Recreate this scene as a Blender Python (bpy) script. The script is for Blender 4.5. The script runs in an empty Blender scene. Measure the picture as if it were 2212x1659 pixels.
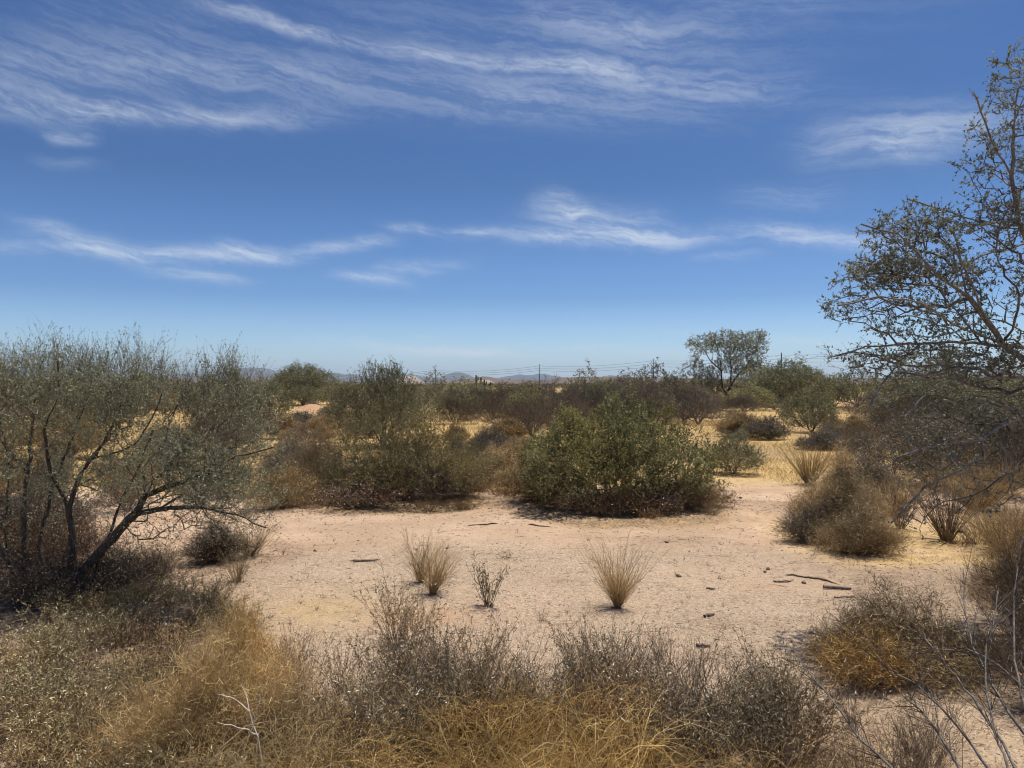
import bpy, math, random
import numpy as np
from mathutils import Vector

R = math.radians
rng = np.random.default_rng(7)
random.seed(7)
scene = bpy.context.scene
COL = scene.collection

# ------------------------------------------------------------------ camera
H = 2.0                       # eye height
cam_d = bpy.data.cameras.new('camera'); cam = bpy.data.objects.new('camera', cam_d); COL.objects.link(cam)
cam.location = (0, 0, H); cam.rotation_euler = (R(90), 0, 0)
cam_d.sensor_width = 36; cam_d.lens = 36 * 1610 / 2212
cam_d.clip_start = 0.05; cam_d.clip_end = 60000
scene.camera = cam
FX = 1610.0; CX = 1106.0; CY = 829.5

# ------------------------------------------------------------------ light
SUN_AZ = 48; SUN_EL = 72      # azimuth measured from the view direction to the right
sd = bpy.data.lights.new('sun', 'SUN'); so = bpy.data.objects.new('sun', sd); COL.objects.link(so)
sd.energy = 5.0; sd.angle = R(0.55); sd.color = (1.0, 0.95, 0.88)
sv = Vector((math.sin(R(SUN_AZ)) * math.cos(R(SUN_EL)), math.cos(R(SUN_AZ)) * math.cos(R(SUN_EL)), math.sin(R(SUN_EL))))
so.rotation_euler = sv.to_track_quat('Z', 'Y').to_euler()
scene.view_settings.view_transform = 'Standard'; scene.view_settings.look = 'None'
scene.view_settings.exposure = 0.15; scene.view_settings.gamma = 1; scene.view_settings.use_curve_mapping = False
scene.cycles.filter_width = 1.1

# ------------------------------------------------------------------ sky with cirrus
world = bpy.data.worlds.new('World'); scene.world = world; world.use_nodes = True
NT = world.node_tree; NT.nodes.clear()
def N(t, kind, **kw):
    n = t.nodes.new(kind)
    for k, v in kw.items(): setattr(n, k, v)
    return n
class G:
    """tiny expression helper over math nodes"""
    def __init__(s, t): s.t = t
    def m(s, op, a, b=None, c=None, clamp=False):
        n = N(s.t, 'ShaderNodeMath', operation=op, use_clamp=clamp)
        for i, v in enumerate((a, b, c)):
            if v is None: continue
            if isinstance(v, (int, float)): n.inputs[i].default_value = v
            else: s.t.links.new(v, n.inputs[i])
        return n.outputs[0]
    def vec(s, x, y, z=0.0):
        n = N(s.t, 'ShaderNodeCombineXYZ')
        for i, v in enumerate((x, y, z)):
            if isinstance(v, (int, float)): n.inputs[i].default_value = v
            else: s.t.links.new(v, n.inputs[i])
        return n.outputs[0]
    def noise(s, v, scale, detail=5, rough=0.55, dist=0.0):
        n = N(s.t, 'ShaderNodeTexNoise'); n.inputs['Scale'].default_value = scale
        n.inputs['Detail'].default_value = detail; n.inputs['Roughness'].default_value = rough
        n.inputs['Distortion'].default_value = dist
        s.t.links.new(v, n.inputs['Vector']); return n.outputs['Fac']
    def ramp(s, v, a, b, lo=0.0, hi=1.0, smooth=True):
        n = N(s.t, 'ShaderNodeMapRange'); n.interpolation_type = 'SMOOTHSTEP' if smooth else 'LINEAR'
        s.t.links.new(v, n.inputs[0])
        for i, q in zip((1, 2, 3, 4), (a, b, lo, hi)): n.inputs[i].default_value = q
        return n.outputs[0]
    def mix(s, f, a, b, mode='MIX'):
        n = N(s.t, 'ShaderNodeMix', data_type='RGBA', blend_type=mode)
        for sock, v in ((n.inputs[0], f), (n.inputs[6], a), (n.inputs[7], b)):
            if isinstance(v, (int, float)): sock.default_value = v
            elif isinstance(v, tuple): sock.default_value = (*v, 1)
            else: s.t.links.new(v, sock)
        return n.outputs[2]
g = G(NT)
sky = N(NT, 'ShaderNodeTexSky', sky_type='NISHITA'); sky.sun_disc = False
sky.sun_elevation = R(SUN_EL); sky.sun_rotation = R(SUN_AZ)
sky.altitude = 600; sky.air_density = 1.15; sky.dust_density = 1.2; sky.ozone_density = 2.5
tc = N(NT, 'ShaderNodeTexCoord'); sep = N(NT, 'ShaderNodeSeparateXYZ'); NT.links.new(tc.outputs['Generated'], sep.inputs[0])
dx, dy, dz = sep.outputs
az = g.m('ARCTAN2', dx, dy)
el = g.m('ARCSINE', dz)
def azel(px, py):
    u = (px - CX) / FX; v = (CY - py) / FX
    a = math.atan(u); return a, math.atan(v * math.cos(a))
# domain warp
base_v = g.vec(az, el, 0.0)
w1 = g.noise(base_v, 6.0, 4, 0.6); w2 = g.noise(g.vec(el, az, 3.3), 7.0, 4, 0.6)
azw = g.m('ADD', az, g.m('MULTIPLY', g.m('SUBTRACT', w1, 0.5), 0.11))
elw = g.m('ADD', el, g.m('MULTIPLY', g.m('SUBTRACT', w2, 0.5), 0.038))
#   x0,y0 -> x1,y1 : axis of a streak in photo units, half thickness, strength
streaks = [
 (420, -10, 760, 95, 10, .66), (760, 90, 1330, 150, 10, .66), (1200, 140, 1720, 195, 24, .48),
 (700, 20, 1600, 110, 60, .26), (1150, 20, 1520, 90, 26, .40), (0, 60, 520, 40, 45, .22),
 (-250, 130, 640, 150, 32, .48), (500, 160, 1150, 210, 38, .40), (1000, 200, 1560, 240, 32, .34),
 (60, 238, 640, 252, 16, .80), (-200, 200, 240, 225, 20, .35), (110, 285, 210, 300, 9, .55),
 (1780, 305, 2160, 272, 34, .85), (1860, 320, 2000, 345, 14, .35), (1600, 430, 1810, 425, 19, .5),
 (1080, 510, 1580, 508, 14, 1.0), (1170, 470, 1400, 490, 22, .75), (1180, 425, 1260, 470, 20, .7), (970, 495, 1060, 505, 7, .75),
 (1620, 505, 1920, 532, 13, .95), (-50, 520, 300, 548, 10, .45), (60, 480, 240, 530, 13, .7),
 (200, 540, 650, 550, 14, 1.0), (480, 525, 640, 552, 9, .8), (670, 540, 830, 525, 10, .75),
 (830, 493, 940, 498, 7, .85), (830, 585, 1000, 565, 11, .7), (740, 600, 880, 612, 9, .85),
 (310, 580, 520, 605, 9, .75), (1490, 553, 1640, 553, 6, .5),
 (740, 744, 1100, 768, 9, 1.35), (900, 758, 1080, 768, 8, .5), (920, 727, 970, 729, 3, .4), (1100, 742, 1150, 745, 3, .35),
 (1200, 756, 1620, 768, 7, .6), (1400, 715, 1500, 717, 3, .3), (1640, 735, 1830, 738, 10, .6), (2100, 745, 2500, 740, 10, .35),
 (90, 340, 230, 360, 9, .22)]
acc = None
for (x0, y0, x1, y1, th, st) in streaks:
    a0, e0 = azel(x0, y0); a1, e1 = azel(x1, y1)
    ca, ce = (a0 + a1) / 2, (e0 + e1) / 2
    L = math.hypot(a1 - a0, e1 - e0) / 2; c, s_ = (a1 - a0) / (2 * L), (e1 - e0) / (2 * L)
    thr = th / FX * 1.25
    L *= 1.1
    # u along, v across
    ua = g.m('MULTIPLY_ADD', azw, c / L, -(ca * c + ce * s_) / L)
    u = g.m('MULTIPLY_ADD', elw, s_ / L, ua)
    va = g.m('MULTIPLY_ADD', azw, -s_ / thr, (ca * s_ - ce * c) / thr)
    v = g.m('MULTIPLY_ADD', elw, c / thr, va)
    u4 = g.m('POWER', g.m('ABSOLUTE', u), 3.0)
    q = g.m('MULTIPLY_ADD', v, v, u4)
    e = g.m('MULTIPLY', g.m('EXPONENT', g.m('MULTIPLY', q, -1.0)), st)
    acc = e if acc is None else g.m('ADD', acc, e)
# fibres: noise stretched along the streak direction (slightly falling to the right)
th_ = R(-7)
ur = g.m('ADD', g.m('MULTIPLY', azw, math.cos(th_)), g.m('MULTIPLY', elw, math.sin(th_)))
vr = g.m('ADD', g.m('MULTIPLY', azw, -math.sin(th_)), g.m('MULTIPLY', elw, math.cos(th_)))
fib = g.noise(g.vec(ur, g.m('MULTIPLY', vr, 11.0), 0.0), 5.0, 10, 0.66, 0.25)
fib2 = g.noise(g.vec(g.m('ADD', ur, g.m('MULTIPLY', vr, 0.7)), g.m('MULTIPLY', vr, 3.2), 5.0), 46.0, 7, 0.72, 0.4)
fib = g.m('ADD', g.m('MULTIPLY', fib, 0.66), g.m('MULTIPLY', fib2, 0.34))
tex = g.ramp(fib, 0.39, 0.62)
# high thin cirrus carried on over the rest of the sky
veil = g.ramp(g.noise(g.vec(az, g.m('MULTIPLY', el, 2.0), 9.0), 1.6, 3, 0.5), 0.45, 0.8)
hi = g.m('MULTIPLY', veil, g.ramp(el, 0.32, 0.5))
acc = g.m('ADD', acc, g.m('MULTIPLY', hi, 0.5))
cl = g.m('MULTIPLY', acc, g.m('MULTIPLY_ADD', tex, 0.74, 0.22))
cl = g.m('MULTIPLY', cl, 0.60, clamp=True)
cr = N(NT, 'ShaderNodeValToRGB'); NT.links.new(g.m('DIVIDE', el, 0.6), cr.inputs[0])   # clearer, deeper air towards the zenith
E = cr.color_ramp.elements; E[0].position = 0.0; E[0].color = (1.30, 1.66, 2.20, 1); E[1].position = 1.0; E[1].color = (.27, .48, .80, 1)
for p_, c_ in ((.06, (1.05, 1.38, 1.86)), (.19, (.48, .75, 1.20)), (.43, (.285, .50, .81))):
    e_ = E.new(p_); e_.color = (*c_, 1)
tint = g.mix(1.0, sky.outputs[0], cr.outputs[0], 'MULTIPLY')
cloudy = g.mix(cl, tint, (7.8, 8.5, 9.4))
bg = N(NT, 'ShaderNodeBackground'); bg.inputs['Strength'].default_value = 0.085
NT.links.new(cloudy, bg.inputs[0]); wo = N(NT, 'ShaderNodeOutputWorld'); NT.links.new(bg.outputs[0], wo.inputs[0])

# ------------------------------------------------------------------ helpers
def W(px, py):                 # ground point seen at photo position (units of a 2212 px wide view)
    d = H * FX / (py - CY); return np.array([(px - CX) / FX * d, d])
def W3(px, py, d): return np.array([(px - CX) / FX * d, d, H + (CY - py) / FX * d])

_perm = rng.random((64, 256))
def vnoise(x, y, seed=0):
    x = np.asarray(x, float); y = np.asarray(y, float)
    tab = _perm[seed % 64]
    xi = np.floor(x).astype(int); yi = np.floor(y).astype(int); fx = x - xi; fy = y - yi
    fx = fx * fx * (3 - 2 * fx); fy = fy * fy * (3 - 2 * fy)
    def h(i, j): return tab[((i * 73 + j * 151 + (i * j) % 97 * 13) ^ (i * 7)) & 255]
    return ((h(xi, yi) * (1 - fx) + h(xi + 1, yi) * fx) * (1 - fy) + (h(xi, yi + 1) * (1 - fx) + h(xi + 1, yi + 1) * fx) * fy) * 2 - 1
def fbm(x, y, o=4, seed=0):
    s = 0; a = 1.0; t = 0
    for k in range(o): s = s + a * vnoise(x * 2 ** k + 17.3 * k, y * 2 ** k - 9.1 * k, seed + k); t += a; a *= 0.5
    return s / t
def sst(a, b, x):
    t = np.clip((x - a) / (b - a), 0, 1); return t * t * (3 - 2 * t)
def seg_y(pts, x):             # polyline y(x)
    xs = np.array([p[0] for p in pts]); ys = np.array([p[1] for p in pts]); return np.interp(x, xs, ys)
crack1 = [W(1500, 1220), W(1600, 1228), W(1690, 1240), W(1770, 1250), W(1830, 1268), W(1870, 1284)]
crack2 = [W(930, 1134), W(1000, 1136), W(1080, 1133), W(1160, 1136), W(1260, 1134)]
bank = [W(560, 1120), W(640, 1112), W(760, 1098), W(900, 1092), W(1000, 1085), W(1100, 1092), W(1160, 1108), W(1250, 1128), W(1400, 1132), W(1560, 1126)]
def gz(x, y):
    x = np.asarray(x, float); y = np.asarray(y, float)
    near = 1 - sst(25, 60, np.hypot(x, y))
    z = 0.055 * fbm(x / 3.1, y / 3.1, 3, 1) + near * (0.020 * fbm(x / 0.6, y / 0.42, 3, 5) + 0.007 * fbm(x / 0.14, y / 0.10, 2, 9))
    z = z + (1 - near) * 0.25 * fbm(x / 40, y / 40, 2, 3)
    yb = seg_y(bank, x) + 0.12 * vnoise(x * 1.7, 0 * x, 15)
    win = sst(-4.2, -3.4, x) * (1 - sst(3.5, 4.3, x))
    z = z + 0.05 * win * sst(-0.15, 0.2, y - yb) * np.exp(-np.maximum(y - yb, 0) / 3)
    # earth mound beside the pale track
    m = W(672, 893); z = z + (0.85 + .1 * vnoise(x * 2, y * 2, 17)) * np.exp(-(((x - m[0]) / 1.05) ** 2 + ((y - m[1]) / 1.2) ** 2) ** 0.8)
    return z

MESH_N = [0]
class Geo:
    def __init__(s): s.V = []; s.F3 = []; s.F4 = []; s.t3 = []; s.t4 = []; s.n = 0
    def add(s, V, F, tint=None):
        V = np.asarray(V, float).reshape(-1, 3); F = np.asarray(F, np.int64)
        if len(F) == 0: return
        if tint is None: tint = rng.random(len(F))
        tint = np.broadcast_to(np.asarray(tint, float), (len(F),))
        s.V.append(V)
        if F.shape[1] == 3: s.F3.append(F + s.n); s.t3.append(tint)
        else: s.F4.append(F + s.n); s.t4.append(tint)
        s.n += len(V)
    def mesh(s, name, mat, smooth=False):
        me = bpy.data.meshes.new(name)
        if s.n == 0: return me
        V = np.concatenate(s.V)
        F3 = np.concatenate(s.F3) if s.F3 else np.zeros((0, 3), np.int64)
        F4 = np.concatenate(s.F4) if s.F4 else np.zeros((0, 4), np.int64)
        li = np.concatenate([F3.ravel(), F4.ravel()]).astype(np.int32)
        ls = np.concatenate([np.arange(len(F3)) * 3, len(F3) * 3 + np.arange(len(F4)) * 4]).astype(np.int32)
        me.vertices.add(len(V)); me.vertices.foreach_set('co', V.astype(np.float32).ravel())
        me.loops.add(len(li)); me.loops.foreach_set('vertex_index', li)
        me.polygons.add(len(ls)); me.polygons.foreach_set('loop_start', ls)
        me.update(calc_edges=True)
        if smooth: me.polygons.foreach_set('use_smooth', np.ones(len(ls), bool))
        at = me.attributes.new('tint', 'FLOAT', 'FACE')
        at.data.foreach_set('value', np.concatenate([np.concatenate(s.t3) if s.t3 else np.zeros(0), np.concatenate(s.t4) if s.t4 else np.zeros(0)]).astype(np.float32))
        me.materials.append(mat)
        return me
    def obj(s, name, mat, parent=None, smooth=False):
        o = bpy.data.objects.new(name, s.mesh(name, mat, smooth)); COL.objects.link(o)
        if parent: o.parent = parent
        return o
def unit(v): return v / np.maximum(np.linalg.norm(v, axis=-1, keepdims=True), 1e-9)
def frame(D):
    D = unit(D); ref = np.where(np.abs(D[..., 2:3]) > 0.9, np.array([1.0, 0.2, 0]), np.array([0.15, 0.1, 1.0]))
    a = unit(np.cross(D, ref)); b = np.cross(D, a); return a, b
def rdir(n, zb=0.0):
    v = rng.normal(size=(n, 3)); v = unit(v); v[:, 2] += zb; return unit(v)
def spikes(geo, A, B, r, tint=None):
    n = len(A)
    if n == 0: return
    a, b = frame(B - A); r = np.broadcast_to(np.asarray(r, float), (n,))[:, None]
    V = np.stack([A + a * r, A + (-0.5 * a + 0.866 * b) * r, A + (-0.5 * a - 0.866 * b) * r, B], 1)
    i = np.arange(n)[:, None] * 4
    F = np.concatenate([i + np.array([[0, 1, 3]]), i + np.array([[1, 2, 3]])], 0)
    t = rng.random(n) if tint is None else np.broadcast_to(tint, (n,)); geo.add(V, F, np.tile(t, 2))
def leaves(geo, P, A, L, Wd, tint=None, quad=False):
    n = len(P)
    if n == 0: return
    A = unit(A); b = unit(np.cross(A, rdir(n))); L = np.broadcast_to(L, (n,))[:, None]; Wd = np.broadcast_to(Wd, (n,))[:, None]
    V = np.stack([P - b * Wd * .5, P + b * Wd * .5, P + A * L], 1) if L.max() < .12 and not quad else np.stack([P, P + A * L * .5 + b * Wd * .5, P + A * L, P + A * L * .5 - b * Wd * .5], 1)
    k = V.shape[1]; F = np.arange(n)[:, None] * k + np.arange(k)[None]
    geo.add(V, F, rng.random(n) if tint is None else tint)
def ribbons(geo, P, r, tint=None):     # P (n,k,3) polylines as three-sided tapering tubes
    n, k, _ = P.shape
    D = np.gradient(P, axis=1); a, b = frame(D); r = np.asarray(r)[..., None] if np.ndim(r) == 2 else np.broadcast_to(r, (n, k))[..., None]
    V = np.stack([P + a * r, P + (-.5 * a + .866 * b) * r, P + (-.5 * a - .866 * b) * r], 2).reshape(-1, 3)
    base = (np.arange(n)[:, None] * k + np.arange(k - 1)[None]).reshape(-1, 1) * 3
    F = np.concatenate([base + np.array([[j, (j + 1) % 3, 3 + (j + 1) % 3, 3 + j]]) for j in range(3)], 0)
    t = rng.random(n) if tint is None else np.broadcast_to(tint, (n,))
    geo.add(V, F, np.tile(np.repeat(t, k - 1), 3))

# ------------------------------------------------------------------ materials
MATS = {}
def mat(name): 
    m = bpy.data.materials.new(name); m.use_nodes = True; t = m.node_tree; t.nodes.clear(); return m, t, G(t)
def plant_mat(name, c0, c1, c2=None, trans=0.3, rough=0.75, nscale=0, warmth=.7):
    """c0..c1 (and c2 on a few leaves) picked by the per-face tint"""
    m, t, g = mat(name)
    at = N(t, 'ShaderNodeAttribute'); at.attribute_name = 'tint'
    oi = N(t, 'ShaderNodeObjectInfo')
    f = at.outputs['Fac']
    col = g.mix(f, c0, c1)
    if c2: col = g.mix(g.m('GREATER_THAN', f, 0.86), col, c2)
    geo = N(t, 'ShaderNodeNewGeometry')
    nz = g.noise(geo.outputs['Position'], 2.2, 2)
    warm = N(t, 'ShaderNodeMix', data_type='RGBA', blend_type='MULTIPLY'); t.links.new(g.m('MULTIPLY', g.ramp(g.noise(geo.outputs['Position'], 1.3, 2), .45, .65), warmth), warm.inputs[0]); t.links.new(col, warm.inputs[6]); warm.inputs[7].default_value = (1.12, .97, .78, 1); col = warm.outputs[2]
    val = g.m('ADD', g.ramp(nz, 0.3, 0.7, 0.62, 1.4, False), g.m('MULTIPLY_ADD', oi.outputs['Random'], 0.24, -0.12))
    hs = N(t, 'ShaderNodeHueSaturation'); t.links.new(val, hs.inputs['Value']); t.links.new(col, hs.inputs['Color'])
    col = hs.outputs[0]
    p = N(t, 'ShaderNodeBsdfPrincipled'); t.links.new(col, p.inputs['Base Color']); p.inputs['Roughness'].default_value = rough
    p.inputs['Specular IOR Level'].default_value = 0.25
    out = N(t, 'ShaderNodeOutputMaterial')
    if trans > 0:
        tr = N(t, 'ShaderNodeBsdfTranslucent'); t.links.new(col, tr.inputs[0]); mx = N(t, 'ShaderNodeMixShader'); mx.inputs[0].default_value = trans
        t.links.new(p.outputs[0], mx.inputs[1]); t.links.new(tr.outputs[0], mx.inputs[2]); t.links.new(mx.outputs[0], out.inputs[0])
    else: t.links.new(p.outputs[0], out.inputs[0])
    MATS[name] = m; return m
def bark_mat(name, c0, c1, scale=30, bump=0.4):
    m, t, g = mat(name)
    tc = N(t, 'ShaderNodeTexCoord'); mp = N(t, 'ShaderNodeMapping'); mp.inputs['Scale'].default_value = (1, 1, 0.22)
    t.links.new(tc.outputs['Object'], mp.inputs[0])
    n = g.noise(mp.outputs[0], scale, 6, 0.7, 0.4); n2 = g.noise(mp.outputs[0], scale * 4, 4, 0.7)
    col = g.mix(g.ramp(g.m('MULTIPLY_ADD', n2, 0.4, g.m('MULTIPLY', n, 0.6)), 0.35, 0.65), c0, c1)
    p = N(t, 'ShaderNodeBsdfPrincipled'); t.links.new(col, p.inputs['Base Color']); p.inputs['Roughness'].default_value = 0.85
    p.inputs['Specular IOR Level'].default_value = 0.2
    bp = N(t, 'ShaderNodeBump'); bp.inputs['Strength'].default_value = bump; bp.inputs['Distance'].default_value = 0.02
    t.links.new(n, bp.inputs['Height']); t.links.new(bp.outputs[0], p.inputs['Normal'])
    out = N(t, 'ShaderNodeOutputMaterial'); t.links.new(p.outputs[0], out.inputs[0]); MATS[name] = m; return m

bark_mat('mesquite_bark', (.03, .025, .020), (.13, .11, .09))
bark_mat('ironwood_bark', (.10, .085, .07), (.33, .29, .245))
bark_mat('weathered_wood', (.07, .055, .043), (.30, .25, .20), 40)
bark_mat('pole_wood', (.035, .028, .024), (.07, .058, .05), 4, 0.1)
bark_mat('cactus_skin', (.035, .045, .028), (.07, .08, .05), 3, 0.1)
plant_mat('mesquite_twig', (.06, .048, .036), (.30, .25, .19), trans=0)
plant_mat('mesquite_leaf', (.15, .16, .085), (.36, .36, .23), (.48, .46, .32), warmth=0)
plant_mat('ironwood_twig', (.10, .088, .075), (.25, .22, .19), trans=0)
plant_mat('ironwood_leaf', (.12, .14, .10), (.38, .40, .31), (.48, .46, .36), trans=.25, warmth=0)
plant_mat('creosote_leaf', (.135, .15, .05), (.39, .37, .155), (.50, .45, .25))
plant_mat('olive_leaf', (.12, .12, .045), (.33, .30, .135), (.34, .26, .12))
plant_mat('palo_leaf', (.125, .132, .062), (.29, .285, .15), (.38, .34, .19), warmth=.25)
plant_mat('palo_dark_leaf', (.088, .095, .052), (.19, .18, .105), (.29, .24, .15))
plant_mat('grey_leaf', (.12, .105, .075), (.26, .225, .16), (.36, .31, .22))
plant_mat('dead_twig', (.075, .060, .048), (.26, .22, .175), trans=0, warmth=.15)
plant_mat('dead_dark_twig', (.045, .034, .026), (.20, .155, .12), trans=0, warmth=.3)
plant_mat('red_twig', (.105, .055, .030), (.235, .135, .075), trans=0.1)
plant_mat('straw', (.30, .19, .075), (.62, .44, .19), (.72, .54, .28), trans=.25, warmth=.25)
plant_mat('pale_straw', (.34, .23, .10), (.66, .49, .24), (.76, .62, .38), trans=.25, warmth=.2)
plant_mat('gold_straw', (.30, .17, .045), (.70, .46, .15), (.80, .60, .28), trans=.25, warmth=.3)
plant_mat('amber_straw', (.26, .185, .09), (.52, .39, .20), trans=.2, warmth=.4)
plant_mat('brown_twig', (.11, .075, .045), (.38, .27, .165), (.52, .40, .26), trans=0)
plant_mat('gold_brown', (.27, .195, .09), (.54, .41, .215), (.64, .50, .28), trans=.2, warmth=.4)
plant_mat('broom_stem', (.17, .12, .06), (.50, .38, .19), trans=.1)
plant_mat('weed_stem', (.06, .042, .028), (.27, .19, .12), trans=0)
plant_mat('weed_leaf', (.17, .13, .07), (.50, .40, .23), (.80, .72, .54), trans=.25)  # third tone: whitish leaves, made paler to paint sun glints on some
plant_mat('green_weed_leaf', (.17, .14, .06), (.48, .39, .20), (.80, .70, .48), trans=.25)  # near-white third tone puts sun glint into a few leaves' colour
plant_mat('seed_head', (.38, .24, .06), (.60, .42, .14), trans=.1)
plant_mat('litter', (.10, .065, .04), (.36, .27, .17), (.55, .46, .33), trans=0)
plant_mat('pebble', (.24, .16, .11), (.62, .50, .39), (.13, .10, .08), trans=0)

def rock_mat():
    m, t, g = mat('rock'); tc = N(t, 'ShaderNodeTexCoord'); n = g.noise(tc.outputs['Object'], 25, 6, .65)
    col = g.mix(g.ramp(n, .35, .65), (.05, .04, .035), (.18, .14, .11)); p = N(t, 'ShaderNodeBsdfPrincipled'); t.links.new(col, p.inputs[0]); p.inputs['Roughness'].default_value = .9
    out = N(t, 'ShaderNodeOutputMaterial'); t.links.new(p.outputs[0], out.inputs[0]); return m
MATS['rock'] = rock_mat()

def ground_mat():
    m, t, g = mat('desert_ground')
    geo = N(t, 'ShaderNodeNewGeometry'); P = geo.outputs['Position']
    def at(nm):
        a = N(t, 'ShaderNodeAttribute'); a.attribute_name = nm; return a.outputs['Fac']
    straw, gravel, red, litter = at('straw'), at('gravel'), at('red'), at('litter')
    big = g.noise(P, 0.7, 5, .6); mid = g.noise(P, 4.0, 5, .6); fine = g.noise(P, 55, 4, .7); grit = g.noise(P, 140, 3, .7)
    sand = g.mix(g.ramp(big, .35, .65), (.46, .305, .188), (.61, .432, .285))
    sand = g.mix(g.m('MULTIPLY', g.ramp(mid, .45, .68), .35), sand, (.42, .27, .17))
    sand = g.mix(red, sand, g.mix(g.ramp(fine, .4, .6), (.34, .19, .10), (.48, .28, .155)))
    vo = N(t, 'ShaderNodeTexVoronoi'); vo.inputs['Scale'].default_value = 62; t.links.new(P, vo.inputs['Vector'])
    peb = g.mix(vo.outputs['Color'], (.30, .215, .15), (.66, .54, .42)); 
    hsx = N(t, 'ShaderNodeSeparateColor'); t.links.new(vo.outputs['Color'], hsx.inputs[0])
    peb = g.mix(hsx.outputs[0], (.17, .115, .07), (.62, .48, .33))
    vo2 = N(t, 'ShaderNodeTexVoronoi'); vo2.inputs['Scale'].default_value = 110; t.links.new(P, vo2.inputs['Vector']); hs2 = N(t, 'ShaderNodeSeparateColor'); t.links.new(vo2.outputs['Color'], hs2.inputs[0])
    peb = g.mix(.5, peb, g.mix(hs2.outputs[1], (.13, .085, .05), (.68, .53, .37)))
    gm = g.m('MULTIPLY', gravel, g.ramp(g.noise(P, 9, 4, .65), .34, .56, .45, .97))
    col = g.mix(gm, sand, peb)
    col = g.mix(g.m('MULTIPLY', g.ramp(fine, .56, .72), .55), col, (.24, .16, .11))
    col = g.mix(g.m('MULTIPLY', g.ramp(grit, .55, .75), .35), col, (.72, .60, .48))
    sp = g.noise(P, 22, 5, .7)
    col = g.mix(g.m('MULTIPLY', g.ramp(sp, .62, .70), g.m('MULTIPLY_ADD', gravel, .45, .25)), col, (.15, .105, .075))
    gcol = g.mix(g.ramp(g.noise(P, 6, 5, .7), .3, .7), (.37, .24, .095), (.63, .44, .175))
    sm = g.m('MULTIPLY', straw, g.ramp(g.noise(P, 2.6, 5, .7), .30, .50, .35, 1.0))
    col = g.mix(sm, col, gcol)
    mp = N(t, 'ShaderNodeMapping'); mp.inputs['Scale'].default_value = (1.6, 6.0, 1); mp.inputs['Rotation'].default_value = (0, 0, R(6)); t.links.new(P, mp.inputs[0])
    drift = g.noise(mp.outputs[0], 1.5, 7, .78, .8)
    col = g.mix(g.m('MULTIPLY', g.ramp(drift, .56, .66), .6), col, (.20, .125, .075))
    lcol = g.mix(g.ramp(g.noise(P, 30, 5, .7), .35, .65), (.12, .075, .045), (.36, .25, .16))
    lm = g.m('MULTIPLY', litter, g.ramp(g.noise(P, 5, 5, .7), .35, .58, .2, 1.0))
    col = g.mix(lm, col, lcol)
    p = N(t, 'ShaderNodeBsdfPrincipled'); t.links.new(col, p.inputs[0]); p.inputs['Roughness'].default_value = .95; p.inputs['Specular IOR Level'].default_value = .1
    hgt = g.m('ADD', g.m('MULTIPLY', fine, .6), g.m('ADD', g.m('MULTIPLY', vo.outputs['Distance'], -.35), g.m('MULTIPLY', grit, .25)))
    hgt = g.m('ADD', hgt, g.m('MULTIPLY', sp, 1.2))
    bp = N(t, 'ShaderNodeBump'); bp.inputs['Strength'].default_value = .75; bp.inputs['Distance'].default_value = .02
    t.links.new(hgt, bp.inputs['Height']); t.links.new(bp.outputs[0], p.inputs['Normal'])
    out = N(t, 'ShaderNodeOutputMaterial'); t.links.new(p.outputs[0], out.inputs[0]); return m
MATS['ground'] = ground_mat()
def hill_mat(name, c0, c1, c2, sc):
    m, t, g = mat(name); geo = N(t, 'ShaderNodeNewGeometry'); P = geo.outputs['Position']
    n = g.noise(P, sc, 7, .65); n2 = g.noise(P, sc * 6, 5, .7)
    col = g.mix(g.ramp(n, .35, .65), c0, c1); col = g.mix(g.ramp(n2, .5, .62), col, c2)
    p = N(t, 'ShaderNodeBsdfPrincipled'); t.links.new(col, p.inputs[0]); p.inputs['Roughness'].default_value = .95; p.inputs['Specular IOR Level'].default_value = .1
    out = N(t, 'ShaderNodeOutputMaterial'); t.links.new(p.outputs[0], out.inputs[0]); return m
MATS['mountain'] = hill_mat('mountain_rock', (.055, .046, .042), (.085, .070, .062), (.035, .032, .030), .004)
MATS['hill'] = hill_mat('scrub_hill', (.13, .088, .062), (.20, .14, .10), (.055, .052, .034), .03)

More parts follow.
